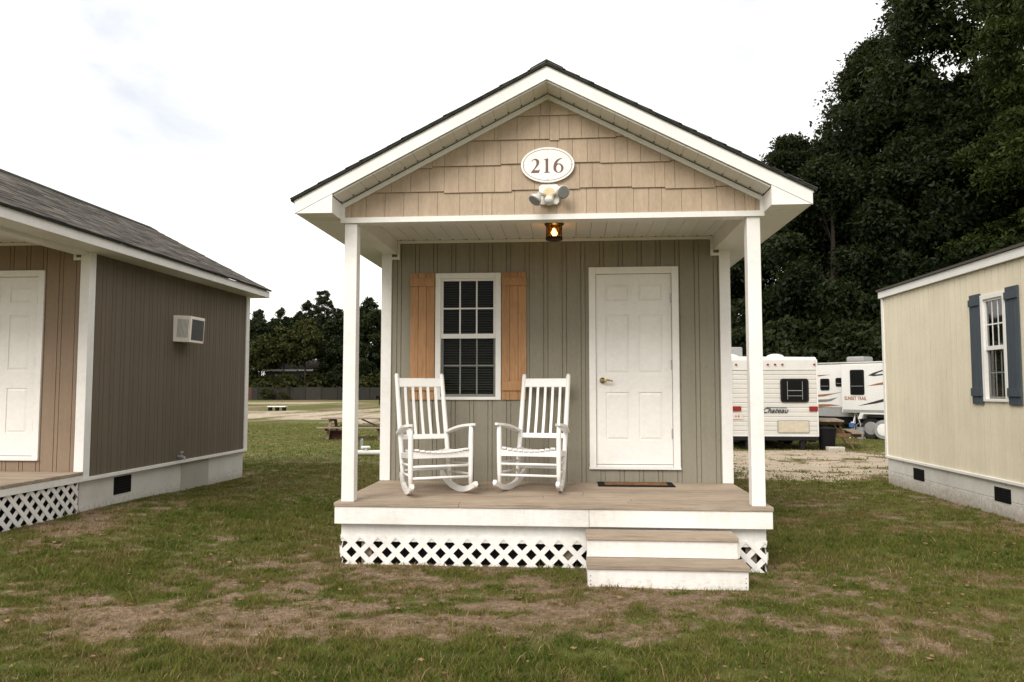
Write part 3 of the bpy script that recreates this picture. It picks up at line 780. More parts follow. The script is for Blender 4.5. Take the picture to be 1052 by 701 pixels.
D2 = [(.03,.76),(.08,.87),(.17,.96),(.32,1.0),(.47,.97),(.58,.89),(.63,.77),(.61,.64),(.53,.51),(.42,.39),(.31,.28),(.24,.19),(.46,.19),(.55,.19),(.60,.21),(.645,.27),(.665,.27),(.63,.10),(.60,0),(.40,0),(.20,0),(.0,0),(.0,.05),(.13,.19),(.26,.34),(.36,.49),(.41,.62),(.41,.75),(.37,.85),(.29,.91),(.20,.91),(.12,.86),(.055,.75)]
D1 = [(.02,.90),(.02,.935),(.20,.97),(.33,1.0),(.345,1.0),(.345,.50),(.345,.10),(.36,.055),(.47,.035),(.47,0),(.25,0),(.02,0),(.02,.035),(.13,.055),(.15,.10),(.15,.50),(.15,.82),(.13,.88),(.08,.905)]
mb = MB(); Hn, Wn = .128, .118
def glyph(P, ox, it=1, y_=-.0236): mb.face([(ox+p[0]*Wn, y_, -Hn*.56+p[1]*Hn) for p in smooth(P, it)])
glyph(D2, -.146); glyph(D1, -.035)
ox = .050; n_ = 40
rg = lambda cx, cy, rx, ry: [(ox+(cx+rx*math.cos(2*math.pi*k/n_))*Wn, -.0236, -Hn*.56+(cy+ry*math.sin(2*math.pi*k/n_))*Hn) for k in range(n_)]
a1, a2 = rg(.38,.315,.375,.325), rg(.395,.30,.185,.265)
for k in range(n_): mb.face([a1[k], a1[(k+1)%n_], a2[(k+1)%n_], a2[k]])
glyph([(.005,.33),(.02,.50),(.07,.68),(.17,.82),(.32,.93),(.50,.985),(.66,1.0),(.66,.965),(.52,.93),(.40,.84),(.30,.72),(.235,.58),(.205,.45),(.20,.30)], ox, 2, -.0240)
mb.build('numerals', M['sign_num'], sg)

# ----------------------------------------------------------------- twin flood light
fl = empty('floodlight', (-.195, YW-1.60, 3.205)); tag(fl, 'twin headed white security floodlight below the number plaque', 'floodlight')
mb = MB(); c_ = .02
P = [(-.088+c_,-.034,-.075),(.088-c_,-.034,-.075),(.088,-.034,-.075+c_),(.088,-.034,.10-c_),(.088-c_,-.034,.10),(-.088+c_,-.034,.10),(-.088,-.034,.10-c_),(-.088,-.034,-.075+c_)]
mb.prism(P, (0,.03,0)); mb.build('mounting_block', M['vinyl'], fl, .004)
mb = MB(); mb.tube([(0,-.034,.015),(0,-.052,.015),(0,-.056,.015)], [.056,.055,.04], 24); mb.build('base_plate', plain('old_ivory', (.62,.50,.30), .5), fl, smooth=False)
mb = MB(); mb.tube([(0,-.05,-.03),(0,-.09,-.055),(0,-.105,-.075)], [.03,.042,.038], 16); mb.build('motion_sensor', M['vinyl'], fl, smooth=True)
for s_, tip, d_ in ((-1, (-.122,-.175,-.075), (-.50,-.40,-.70)), (1, (.125,-.15,.0), (.42,-.80,-.30))):
    mb = MB(); d = Vector(d_).normalized(); c = Vector(tip); b0 = Vector((s_*.035,-.05,.0))
    neck = c-d*.085
    mb.tube([b0, (b0+neck)/2+Vector((s_*.012,0,.006)), neck], [.014,.014,.022], 10)
    mb.tube([neck-d*.01, neck+d*.025, c-d*.03, c], [.022,.028,.052,.060], 20, cap=True)
    hd = mb.build('lamp_head', M['lamp_alu'], fl, smooth=True)
    mb = MB(); mb.tube([c+d*.001, c+d*.006], [.054,.048], 20); mb.build('lens', M['lens'], hd)

# ----------------------------------------------------------------- lit porch lantern
ln = empty('porch_lantern', (-.172, 7.50, 3.152)); tag(ln, 'small lit bronze lantern hanging from the porch ceiling', 'lantern')
mb = MB(); mb.tube([(0,0,0),(0,0,-.014),(0,0,-.018)], [.094,.094,.075], 24); mb.tube([(0,0,-.135),(0,0,-.16),(0,0,-.166)], [.084,.084,.07], 24)
for k in range(6):
    a_ = k*math.pi/3+.26; b_ = a_+math.pi/3
    p = lambda an, zz: (.077*math.cos(an), .077*math.sin(an), zz)
    mb.bar(p(a_,-.015), p(a_,-.138), .007, .007)
    mb.bar(p(a_,-.02), p(b_,-.133), .004, .004); mb.bar(p(b_,-.02), p(a_,-.133), .004, .004)
mb.build('cage', M['darkmetal'], ln)
mb = MB(); mb.tube([(0,0,-.018),(0,0,-.135)], .070, 20, cap=False); mb.build('glass_shade', M['amber'], ln, smooth=True)
mb = MB(); mb.tube([(0,0,-.13),(0,0,-.11),(0,0,-.085),(0,0,-.055),(0,0,-.045)], [.012,.026,.030,.016,.004], 14); mb.build('bulb', emit('warm_bulb', (1.,.62,.25), 26.), ln, smooth=True)

# ----------------------------------------------------------------- door mat
dm = empty('doormat', (.640, 8.05, .546)); tag(dm, 'brown coir doormat with black rubber border before the door', 'doormat')
mb = MB(); mb.box(-.385,.385,-.185,.165,0,.010); mb.build('rubber_border', plain('rubber', (.012,.012,.012), .85, .1), dm, .003)
mb = MB(); mb.box(-.315,.315,-.125,.11,.0102,.017); mb.build('coir_field', M['mat_brown'], dm, .003)

# ----------------------------------------------------------------- rocking chairs
def rocking_chair():
    root = empty('rocking_chair', (0,0,0)); m = M['chair']
    Rr = .92
    rk = lambda s_, y_: Vector((s_*(.258+.048*(-y_)/.42), y_, Rr-math.sqrt(Rr*Rr-y_*y_)))
    for s_ in (-1, 1):
        mb = MB(); n_ = 18
        pts = [rk(s_, -.37+.80*k/n_) for k in range(n_+1)]
        for k in range(n_):
            a_, b_ = pts[k], pts[k+1]; hh = .052; w_ = .017
            P = [a_+Vector((-w_,0,0)),a_+Vector((w_,0,0)),b_+Vector((w_,0,0)),b_+Vector((-w_,0,0))]
            mb.hexa(P+[p+Vector((0,0,hh)) for p in P])
        f_ = pts[0]; mb.tube([f_+Vector((0,.01,.026)), f_+Vector((0,-.012,.029))], [.024,.019], 10)
        mb.build('rocker', m, root)
    fy, by = -.255, .235
    fz, bz = rk(1, fy).z+.045, rk(1, by).z+.045
    fxt, fxb = .290, rk(1, fy).x
    F_ = lambda s_, zz: Vector((s_*(fxb+(fxt-fxb)*(zz-fz)/(.63-fz)), fy-.012*(zz-fz), zz))
    lean = .30
    B_ = lambda s_, zz: Vector((s_*(.236-.0*(zz)), by+lean*(zz-bz), zz))
    for s_ in (-1, 1):
        mb = MB(); mb.tube([F_(s_,fz), F_(s_,.2), F_(s_,.40), F_(s_,.55), F_(s_,.635)], [.018,.022,.024,.023,.019], 10); mb.build('front_leg', m, root, smooth=True)
        mb = MB(); zs = [bz,.2,.42,.7,1.0,1.115,1.135]; mb.tube([B_(s_,q_) for q_ in zs], [.018,.022,.024,.024,.023,.023,.017], 10); mb.build('back_post', m, root, smooth=True)
        # arm: flat board, rounded front, dropping to the back post
        mb = MB(); fr = F_(s_,.645)+Vector((s_*.012,-.055,.006)); bk = B_(s_,.545)+Vector((s_*.012,.01,0)); n_ = 8
        L_, Rg = [], []
        for k in range(n_+1):
            q_ = k/n_; c = fr.lerp(bk, q_); w_ = .048*(math.sqrt(max(0,1-(1-q_*5)**2))*.75+.25 if q_ < .2 else 1)*(1-.42*max(0,q_-.35)/.65)
            c.z += .014*math.sin(math.pi*q_)
            L_.append(c+Vector((-w_,0,0))); Rg.append(c+Vector((w_,0,0)))
        for k in range(n_):
            P = [L_[k],Rg[k],Rg[k+1],L_[k+1]]; mb.hexa([p+Vector((0,0,-.011)) for p in P]+[p+Vector((0,0,.011)) for p in P])
        mb.build('armrest', m, root)
        # side rungs and seat side rail
        for za, zb, rr in ((.19,.165,.011),(.285,.255,.011)):
            mb = MB(); mb.tube([F_(s_,za), (F_(s_,za)+B_(s_,zb))/2, B_(s_,zb)], [rr*.8,rr*1.15,rr*.8], 8); mb.build('rung', m, root, smooth=True)
    # seat: side rails, aprons and slats running front to back over a dished line
    mb = MB()
    for s_ in (-1, 1): mb.bar(F_(s_,.375), B_(s_,.335), .022, .055)
    mb.bar(F_(-1,.375), F_(1,.375), .022, .06); mb.bar(B_(-1,.335), B_(1,.335), .022, .05); mb.build('seat_frame', m, root, .003)
    mb = MB(); n_ = 10
    for k in range(n_):
        u = (k+.5)/n_*2-1; dip = .030*(1-u*u)
        a_ = Vector((u*.262, fy-.03, .430-dip)); b_ = Vector((u*.215, by+.03, .385-dip*.8))
        mid = (a_+b_)/2+Vector((0,0,-.012))
        mb.bar(a_, mid, .043, .018, w2=.039); mb.bar(mid, b_, .039, .0178, w2=.035)
    mb.build('seat', m, root, .003)
    # back
    mb = MB(); up = Vector((0,-1,lean)).normalized()
    c0, c1 = B_(-1,1.045), B_(1,1.045); mb.bar(c0, c1, .022, .092, up=(0,lean,1)); mb.build('back_rail', m, root, .003); mb = MB(); mb.bar(B_(-1,.505), B_(1,.505), .022, .05, up=(0,lean,1))
    mb.build('back_rail', m, root, .003)
    mb = MB()
    for k in range(5):
        xx = -.236+.472*(k+1)/6
        p = lambda zz: Vector((xx, by+lean*(zz-bz)+.012*math.sin(math.pi*(zz-.5)/.5), zz))
        for a_, b_ in ((.52,.68),(.68,.84),(.84,1.01)): mb.bar(p(a_), p(b_), .026, .012, up=(0,1,0))
    mb.build('backrest', m, root)
    for za in (.165,.27):
        mb = MB(); mb.tube([F_(-1,za), F_(1,za)], .0125, 8); mb.build('rung', m, root, smooth=True)
    mb = MB(); mb.tube([B_(-1,.19), B_(1,.19)], .011, 8); mb.build('rung', m, root, smooth=True)
    return root
ch = rocking_chair(); ch.location = (-1.325, 7.31, .546); ch.rotation_euler = (0,0,R(26))
tag(ch, 'white slatted rocking chair below the window, beside the left porch post', 'rocking chair', 'white rocking chairs on the porch')
c2 = copy_tree(ch); c2.location = (-.37, 7.56, .546); c2.rotation_euler = (0,0,R(-10))
tag(c2, 'white slatted rocking chair in front of the right cedar shutter, nearer the door', 'rocking chair')

# ----------------------------------------------------------------- air conditioner on the brown cabin
ac = empty('air_conditioner', (-5.45, 10.31, 2.18)); tag(ac, 'beige window air conditioner sticking out of the brown side wall', 'air conditioner')
ac.rotation_euler = (0, R(3), 0)
mb = MB(); mb.box(-.05,.235,-.2,.2,0,.36); mb.build('case', plain('ac_beige', (.84,.79,.70), .5, var=.05), ac, .006)
mb = MB()
for k in range(9): mb.box(.05+k*.018, .058+k*.018, -.203, -.199, .06, .31)
mb.build('side_louvre', M['rvgrey'], ac)
mb = MB(); mb.box(.2352,.238,-.165,.175,.035,.32); mb.build('coil_grille', M['decal_dark'], ac)
mb = MB()
for k in range(12): mb.box(.2382,.240,-.16+k*.029,-.157+k*.029,.04,.315)
mb.build('grille_wire', M['rvgrey'], ac)
# outdoor socket low on the same wall
oc = empty('outdoor_tap', (-5.448, 10.33, .60)); tag(oc, 'small metal garden tap low on the brown side wall', 'tap')
mb = MB(); mb.tube([(0,0,.0),(.05,0,0),(.09,0,-.012),(.10,0,-.05)], [.016,.016,.016,.013], 8); mb.build('spout', M['galv'], oc)
mb = MB(); mb.tube([(.05,0,.01),(.05,0,.05)], .007, 8); mb.tube([(.05,-.04,.055),(.05,.04,.055)], .010, 8); mb.build('handle', M['galv'], oc)

# ----------------------------------------------------------------- cream building on the right
rc = empty('cream_building', (5.1, 13.05, 0)); tag(rc, 'cream sided flat roofed building with slate blue shutters at right edge', 'building')
y_far, y_near, WD = 0., -6.6, 3.7
mb = MB(); fn = lambda s, d, z: (d, s, z)
W2 = (-3.61, -3.06, 1.375, 2.69)
siding(mb, fn, y_near, y_far, .45, 3.03, .03, [(W2[0]+.02, W2[1]-.02, W2[2]+.01, W2[3]-.02)], depth=.008, period=.152, gap=0, g=.004); mb.build('side_wall', M['cream'], rc)
mb = MB(); siding(mb, lambda s, d, z: (s, -d, z), 0, WD, .45, 3.03, .05, period=.152, gap=0); mb.build('rear_wall', M['cream'], rc)
mb = MB(); siding(mb, lambda s, d, z: (s, y_near+d, z), 0, WD, .45, 3.03, .05, period=.152, gap=0); mb.build('front_wall', M['cream'], rc)
mb = MB(); siding(mb, lambda s, d, z: (WD-d, s, z), y_near, y_far, .45, 3.03, .03, period=.152, gap=0); mb.build('side_wall', M['cream'], rc)
mb = MB(); mb.face([(.1,y_near+.1,.5),(WD-.1,y_near+.1,.5),(WD-.1,-.1,.5),(.1,-.1,.5)]); mb.face([(1.8,y_near+.1,.5),(1.8,-.1,.5),(1.8,-.1,3.0),(1.8,y_near+.1,3.0)]); mb.face([(.1,y_near+.1,3.02),(WD-.1,y_near+.1,3.02),(WD-.1,-.1,3.02),(.1,-.1,3.02)]); mb.build('room_lining', M['interior'], rc)
mb = MB(); mb.box(-.02,.05,-.05,.02,.45,3.02); mb.build('corner_board', M['vinyl'], rc, .003)
mb = MB(); mb.box(-.022,.02,y_near,.022,.418,.455); mb.box(.021,WD,-.02,.022,.418,.455); mb.build('sill_trim', M['vinyl'], rc, .003)
mb = MB(); mb.box(-.05,-.012,y_near-.03,.05,3.02,3.13); mb.box(-.012,WD+.05,.012,.05,3.02,3.13); mb.box(-.012,WD+.05,y_near-.05,y_near-.012,3.02,3.13); mb.build('eave_board', M['vinyl'], rc, .003)
mb = MB(); P = [(-.075,0,3.132),(WD/2,0,3.21),(WD+.075,0,3.132),(WD+.075,0,3.165),(WD/2,0,3.245),(-.075,0,3.165)]
mb.prism([(p[0],.075,p[2]) for p in P], (0,y_near-.15,0)); mb.build('roof', M['shingle'], rc)
mb = MB(); y_ = 0.0; 
for za, zb in ((-.2,.205),(.209,.417)):
    yy = -.0 if za < 0 else -.0
    k = 0
    while yy > y_near:
        L_ = 1.42 if (k or za < 0) else .6
        mb.box(.012, .16, max(yy-L_, y_near)+.006, yy-.006, za, zb, 0, .42+.16*random.random()); yy -= L_; k += 1
mb.box(.165, WD-.01, -.15, -.01, -.2, .417); mb.box(.165, WD-.01, y_near+.01, y_near+.15, -.2, .417)
fo = mb.build('foundation', M['concrete'], rc, .004)
for yc in (-1.12, -3.35):
    mb = MB(); mb.box(.006,.05,yc-.175,yc+.175,.18,.35); vo = mb.build('vent', M['dark'], fo)
    mb = MB()
    for k in range(5): mb.box(.002,.007,yc-.17,yc+.17,.20+k*.032,.206+k*.032)
    mb.build('grille', M['bin'], vo)
window_unit(rc, fn, *W2, 2.03, None)
shutter(rc, fn, -3.05, -2.80, 1.34, 2.72, M['slate']); shutter(rc, fn, -3.88, -3.62, 1.34, 2.72, M['slate'])

# ----------------------------------------------------------------- text helper
def text_mesh(name, body, mat, parent, size, loc, rot, shear=0., sx=1., bold=0.):
    cu = bpy.data.curves.new(name, 'FONT'); cu.body = body; cu.size = size; cu.shear = shear; cu.offset = bold; cu.extrude = .002
    to = bpy.data.objects.new(name, cu); COL.objects.link(to); bpy.context.view_layer.update()
    me_ = bpy.data.meshes.new_from_object(to.evaluated_get(bpy.context.evaluated_depsgraph_get()))
    bpy.data.objects.remove(to); me_.name = name; me_.materials.clear(); me_.materials.append(mat)
    o_ = bpy.data.objects.new(name, me_); COL.objects.link(o_); o_.parent = parent; o_.location = loc; o_.rotation_euler = rot; o_.scale = (sx,1,1)
    return o_

# ----------------------------------------------------------------- wheels
def wheel(parent, c, ax, r, w, cover=False):
    c, ax = Vector(c), Vector(ax).normalized()
    mb = MB(); mb.tube([c-ax*w/2, c-ax*w*.35, c+ax*w*.35, c+ax*w/2], [r*.9, r, r, r*.9], 24)
    wo = mb.build('wheel', M['galv'] if cover else M['tyre'], parent)
    mb = MB(); mb.tube([c+ax*(w/2+.001), c+ax*(w/2+.012), c+ax*(w/2+.02)], [r*.62, r*.58, r*.2], 18); mb.build('rim', M['pvc'] if cover else M['grey'], wo)

# ----------------------------------------------------------------- trailer seen from the rear
t1 = empty('travel_trailer', (5.10, 20.0, 0)); tag(t1, 'ribbed cream travel trailer seen from the rear, behind the right porch post', 'travel trailer')
hw, zb, zt = 1.07, .355, 2.34
mb = MB(); prof = []
z_ = zb
rows = []
while z_ < 2.03: rows.append((z_, min(z_+.118, 2.03))); z_ += .118
for (a_, b_) in rows:    # ribbed aluminium skin: each lap leans out and steps back
    for q0, q1, d0, d1 in ((0,.16,.014,.0),(.16,.84,.0,.0),(.84,1.,.0,.014)):
        za, zc = a_+(b_-a_)*q0, a_+(b_-a_)*q1
        mb.face([(-hw,d0,za),(hw,d0,za),(hw,d1,zc),(-hw,d1,zc)], 0, .5)
mb.face([(-hw,-.004,2.03),(hw,-.004,2.03),(hw,.02,2.27),(-hw,.02,2.27)])
mb.face([(-hw,-.004,2.03),(hw,-.004,2.03),(hw,.014,2.03),(-hw,.014,2.03)])
mb.face([(-hw,.02,2.27),(hw,.02,2.27),(hw,.13,2.35),(-hw,.13,2.375)])
for s_ in (-1,1): mb.face([(s_*hw,0,zb),(s_*hw,5.6,zb),(s_*hw,5.6,2.33),(s_*hw,.1,2.33),(s_*hw,.02,2.27)])
mb.face([(-hw,.13,2.375),(hw,.13,2.35),(hw,5.6,2.35),(-hw,5.6,2.375)]); mb.face([(-hw,5.6,zb),(hw,5.6,zb),(hw,5.6,2.33),(-hw,5.6,2.33)]); mb.face([(-hw,.014,zb),(hw,.014,zb),(hw,5.6,zb),(-hw,5.6,zb)])
mb.build('body', M['rv'], t1)
mb = MB()
for s_ in (-1,1): mb.bar((s_*(hw-.012),-.008,zb), (s_*(hw-.012),-.008,2.28), .03, .02, up=(0,1,0))
mb.box(-hw-.005,hw+.005,-.012,.0,zb-.012,zb+.02); mb.box(-hw,hw,-.012,-.0045,2.022,2.036); mb.build('corner_trim', M['rv2'], t1)
def rrect(x0, x1, z0, z1, r, y_):
    P = []
    for cx, cz, a0 in ((x1-r,z0+r,-90),(x1-r,z1-r,0),(x0+r,z1-r,90),(x0+r,z0+r,180)):
        for k in range(5): a_ = R(a0+k*22.5); P.append((cx+r*math.cos(a_), y_, cz+r*math.sin(a_)))
    return P
mb = MB(); mb.prism(rrect(.15,.845,1.20,1.80,.07,-.028), (0,.03,0)); wn = mb.build('window', M['black'], t1)
mb = MB(); mb.prism(rrect(.19,.805,1.24,1.76,.05,-.030), (0,.0015,0)); mb.build('pane', M['glass_dark'], wn)
mb = MB(); mb.box(.32,.69,-.0315,-.0305,1.49,1.505); mb.box(.32,.69,-.0315,-.0305,1.36,1.37); mb.box(.315,.325,-.0316,-.0305,1.27,1.73); mb.box(.685,.695,-.0316,-.0305,1.27,1.73); mb.build('curtain_edge', M['rvgrey'], wn)
mb = MB(); mb.prism(rrect(.06,.845,.43,.75,.03,-.018), (0,.02,0)); pn = mb.build('hatch', M['rvgrey'], t1)
mb = MB(); mb.prism(rrect(.08,.825,.45,.73,.025,-.022), (0,.004,0)); mb.build('hatch_door', M['rvpanel'], pn)
for xx in (-.94,.955):
    mb = MB(); mb.box(xx-.105,xx+.105,-.035,-.0,.98,1.10); mb.build('tail_light', M['red'], t1, .008)
for xx in (-.94,-.15,.03,.21,1.0):
    mb = MB(); mb.tube([(xx-.025,-.02,2.16),(xx-.012,-.03,2.16),(xx+.012,-.03,2.16),(xx+.025,-.02,2.16)], [.012,.022,.022,.012], 8); mb.build('marker_light', M['red'], t1)
mb = MB(); mb.box(-1.06,-.79,-.022,-.008,.77,.92); pl = mb.build('licence_plate', plain('plate_pale', (.60,.52,.47), .5), t1)
mb = MB(); mb.box(-.98,-.955,-.0235,-.0222,.82,.87, 0); mb.box(-.91,-.885,-.0235,-.0222,.82,.87); mb.build('plate_figure', M['red'], pl)
text_mesh('lettering', 'Chateau', M['script'], t1, .185, (-.325,-.020,.935), (R(90),0,0), .45, 1.02, .002)
mb = MB(); mb.bar((-.18,-.021,1.068), (.30,-.021,1.062), .004, .014); mb.bar((-.33,-.021,.985), (-.18,-.021,1.066), .004, .012); mb.build('script_stroke', M['script'], t1)
for xx in (-.98,.18):
    mb = MB(); n_ = 10; pts = []
    for k in range(6):
        a_ = math.pi*k/10; pts.append(((xx,.55,2.355+.10*math.sin(a_)), .235*math.cos(a_)))
    mb.tube([p[0] for p in pts], [max(.02,p[1]) for p in pts], 20); mb.build('roof_vent', M['rv2'], t1, smooth=True)
mb = MB(); mb.box(-1.0,-.55,1.0,1.7,2.36,2.66); mb.build('roof_box', M['rvgrey'], t1, .03)
mb = MB(); mb.box(-1.06,1.06,-.04,.10,.24,.335); mb.build('bumper', M['black'], t1, .01)
mb = MB(); mb.box(-1.0,-.9,.0,5.6,.2,.34); mb.box(.9,1.0,.0,5.6,.2,.34); mb.box(-1.,1.,2.2,3.6,.22,.33); mb.build('chassis', M['black'], t1)
for s_ in (-1,1):
    for yy in (2.3,3.0): wheel(t1, (s_*.93,yy,.33), (s_,0,0), .33, .2)
mb = MB(); mb.box(.62,.72,.0,.1,.0,.24); mb.box(-.72,-.62,.0,.1,.0,.24); mb.build('stabiliser', M['black'], t1)
mb = MB(); mb.box(-.1,.1,5.6,6.8,.3,.4); mb.build('tow_bar', M['black'], t1)

# ----------------------------------------------------------------- trailer seen from the side
t2 = empty('travel_trailer', (8.08, 26.0, 0), R(-45)); tag(t2, 'glossy white travel trailer with brown and black swooshes, seen from its side', 'travel trailer')
mb = MB(); mb.box(-4.2, 3.4, 0, 2.3, .93, 2.36); mb.build('body', M['rv2'], t2, .05)
mb = MB(); mb.box(-4.2,3.4,.01,2.29,.66,.929); mb.build('lower_skirt', M['rvgrey'], t2)
mb = MB(); mb.box(.93, 3.2, -.38, -.002, .80, 2.32); sl_ = mb.build('slide_out', M['rv2'], t2, .02)
mb = MB(); mb.box(.97, 3.16, -.384, -.3805, .82, .90); mb.build('slide_trim', M['rvgrey'], sl_)
mb = MB(); mb.box(-4.2,3.4,-.03,.2,2.362,2.40); mb.build('roof_edge', plain('rv_roof', (.46,.44,.40), .6), t2)
def t2w(x0, x1, z0, z1, y_):
    mb = MB(); mb.prism(rrect(x0,x1,z0,z1,.05,y_-.02), (0,.025,0)); w_ = mb.build('window', M['black'], t2)
    mb = MB(); mb.prism(rrect(x0+.03,x1-.03,z0+.03,z1-.03,.035,y_-.0225), (0,.002,0)); mb.build('pane', M['glass_dark'], w_)
    mb = MB(); mb.box(x0+.03,x1-.03,y_-.0245,y_-.0228,z0+(z1-z0)*.34,z0+(z1-z0)*.34+.012); mb.build('pane_rail', M['rvgrey'], w_)
t2w(.04,.35,1.50,1.88,0); t2w(.56,.84,1.62,1.90,0); t2w(1.22,1.66,1.36,2.14,-.38)
def swoosh(P, y_, mat):
    mb = MB(); mb.prism([(p[0], y_-.004, p[1]) for p in P], (0,.003,0)); mb.build('swoosh_decal', mat, t2)
swoosh([(-1.2,1.32),(.0,1.36),(.45,1.40),(.82,1.46),(.4,1.36),(.15,1.30),(-1.2,1.22)], 0, M['decal_brown'])
swoosh([(-1.2,1.14),(.05,1.20),(.30,1.21),(.62,1.28),(.38,1.15),(.2,1.12),(-1.2,1.06)], -.001, M['decal_grey'])
swoosh([(-1.2,.98),(.1,1.05),(.35,1.05),(.70,1.02),(.3,.985),(.0,.96),(-1.2,.93)], 0, M['decal_brown'])
swoosh([(-1.,1.95),(.0,2.0),(.4,2.01),(.05,1.96),(-1.,1.90)], 0, M['decal_brown'])
swoosh([(1.78,1.96),(1.95,2.04),(2.25,2.13),(2.5,2.17),(2.1,2.04),(1.98,1.98),(2.5,2.03),(2.3,1.97),(1.95,1.93)], -.38, M['decal_dark'])
swoosh([(1.74,1.63),(2.0,1.70),(2.5,1.80),(2.5,1.70),(2.1,1.66)], -.38, M['decal_brown'])
swoosh([(1.45,1.02),(1.8,1.12),(2.5,1.32),(2.5,1.22),(2.0,1.10)], -.38, M['decal_dark'])
text_mesh('lettering', 'SUNSET TRAIL', M['decal_brown'], t2, .155, (1.02,-.3815,1.20), (R(90),0,0), 0, .70, .004)
mb = MB(); mb.box(.82,1.38,.2,.9,2.40,2.58); mb.build('roof_air_conditioner', M['rvgrey'], t2, .05)
mb = MB(); mb.prism([(1.42,-.02,.62),(1.52,-.02,.84),(2.3,-.02,.84),(2.42,-.02,.62),(2.30,-.02,.62),(2.22,-.02,.77),(1.60,-.02,.77),(1.54,-.02,.62)], (0,-.36,0)); mb.build('wheel_arch', M['rv2'], t2)
wheel(t2, (1.72,-.05,.33), (0,-1,0), .33, .22); wheel(t2, (2.16,-.2,.30), (0,-1,0), .30, .22, True)
mb = MB(); mb.box(-4.,3.2,.1,2.2,.42,.655); mb.build('chassis', M['black'], t2)
mb = MB()
for xx in (-3.8, 3.1): mb.box(xx,xx+.1,.2,.3,.0,.42)
mb.build('stabiliser', M['black'], t2)
for zz in (1.16,.99):
    mb = MB(); mb.tube([(.86,.0,zz),(.86,-.03,zz)], .03, 8); mb.build('latch', M['rvgrey'], t2)

# ----------------------------------------------------------------- picnic tables
def picnic_table(loc, rz, length, label, mat, topmat):
    root = empty('picnic_table', loc, rz); tag(root, label, 'picnic table')
    mb = MB()
    for k in range(5): mb.box(-length/2, length/2, -.37+k*.149, -.37+k*.149+.143, .70, .738, 0, .3+.4*random.random())
    mb.build('tabletop', topmat, root, .003)
    for s_ in (-1, 1):
        mb = MB()
        for k in range(2): y_ = s_*.69-.143+k*.146; mb.box(-length/2, length/2, y_, y_+.14, .40, .438, 0, .3+.4*random.random())
        mb.build('bench', topmat, root, .003)
    e = length/2-.28
    for s_ in (-1, 1):
        for q_ in (-1, 1):
            mb = MB(); mb.bar((s_*e,q_*.24,.70), (s_*e,q_*.62,0), .038, .09, up=(1,0,0)); mb.build('leg', mat, root)
        mb = MB(); mb.box(s_*e-.058,s_*e-.020,-.80,.80,.31,.40); mb.box(s_*e-.058,s_*e-.02,-.35,.35,.62,.699); mb.build('crossbar', mat, root)
        mb = MB(); mb.bar((s_*e*.96,0,.36), (s_*.10,0,.69), .038, .085, up=(0,1,0)); mb.build('brace', mat, root)
    return root
picnic_table((-6.65, 23.6, 0), R(2), 2.15, 'weathered picnic table in the field behind the left porch post', M['tablewood'], M['oldwood']).scale = (1,1,.88)
picnic_table((6.70, 21.2, 0), R(78), 1.9, 'wooden picnic table between the two travel trailers', wood('honey_wood', (.19,.115,.06), (.10,.06,.035)), M['oldwood'])
cr = empty('wooden_crate', (-7.18, 23.3, 0)); tag(cr, 'dark brown crate on the grass under the field picnic table', 'crate')
mb = MB()
for k in range(3): mb.box(-.26,.26,-.2,-.18,.02+k*.085,.095+k*.085); mb.box(-.26,.26,.18,.2,.02+k*.085,.095+k*.085); mb.box(-.28,-.262,-.2,.2,.02+k*.085,.095+k*.085); mb.box(.262,.28,-.2,.2,.02+k*.085,.095+k*.085)
mb.box(-.26,.26,-.178,.178,.02,.24); mb.build('slatted_side', wood('redbrown_wood', (.07,.03,.022), (.035,.016,.012)), cr)

# water post, pvc pipe
wp = empty('water_post', (-5.27, 17.6, 0)); tag(wp, 'whitish water post standing beside the left porch post', 'water post')
mb = MB(); mb.tube([(0,0,-.1),(0,0,.55)], .035, 10); mb.build('pipe', M['pvc'], wp, smooth=True)
mb = MB(); mb.tube([(0,0,.55),(0,0,.60),(.01,0,.62)], [.05,.05,.03], 10); mb.tube([(0,0,.52),(.10,0,.50),(.11,0,.45)], .018, 8); mb.build('tap_head', M['galv'], wp, smooth=True)
pp = empty('pvc_pipe', (-4.86, 17.3, 0)); tag(pp, 'white plastic pipe with a capped valve lying low over the grass', 'pipe')
mb = MB(); mb.tube([(-.25,0,.09),(2.2,.05,.10)], .055, 12); mb.build('pipe', M['pvc'], pp, smooth=True)
mb = MB(); mb.tube([(.17,0,.14),(.17,0,.19)], .03, 10); mb.tube([(.07,0,.20),(.27,-.03,.215)], [.04,.03], 10); mb.build('valve', M['pvc'], pp)
mb = MB()
for xx in (-.15, 1.9): mb.box(xx-.05,xx+.05,-.08,.08,-.02,.036)
mb.build('block', M['concrete'], pp)
ps = empty('marker_post', (-4.95, 17.9, 0)); tag(ps, 'short dark stake beside the white pipe on the grass', 'stake')
mb = MB(); mb.box(-.03,.03,-.03,.03,-.1,.34); mb.prism([(-.03,-.03,.34),(.03,-.03,.34),(0,-.03,.38)], (0,.06,0)); mb.build('shaft', M['galv'], ps)
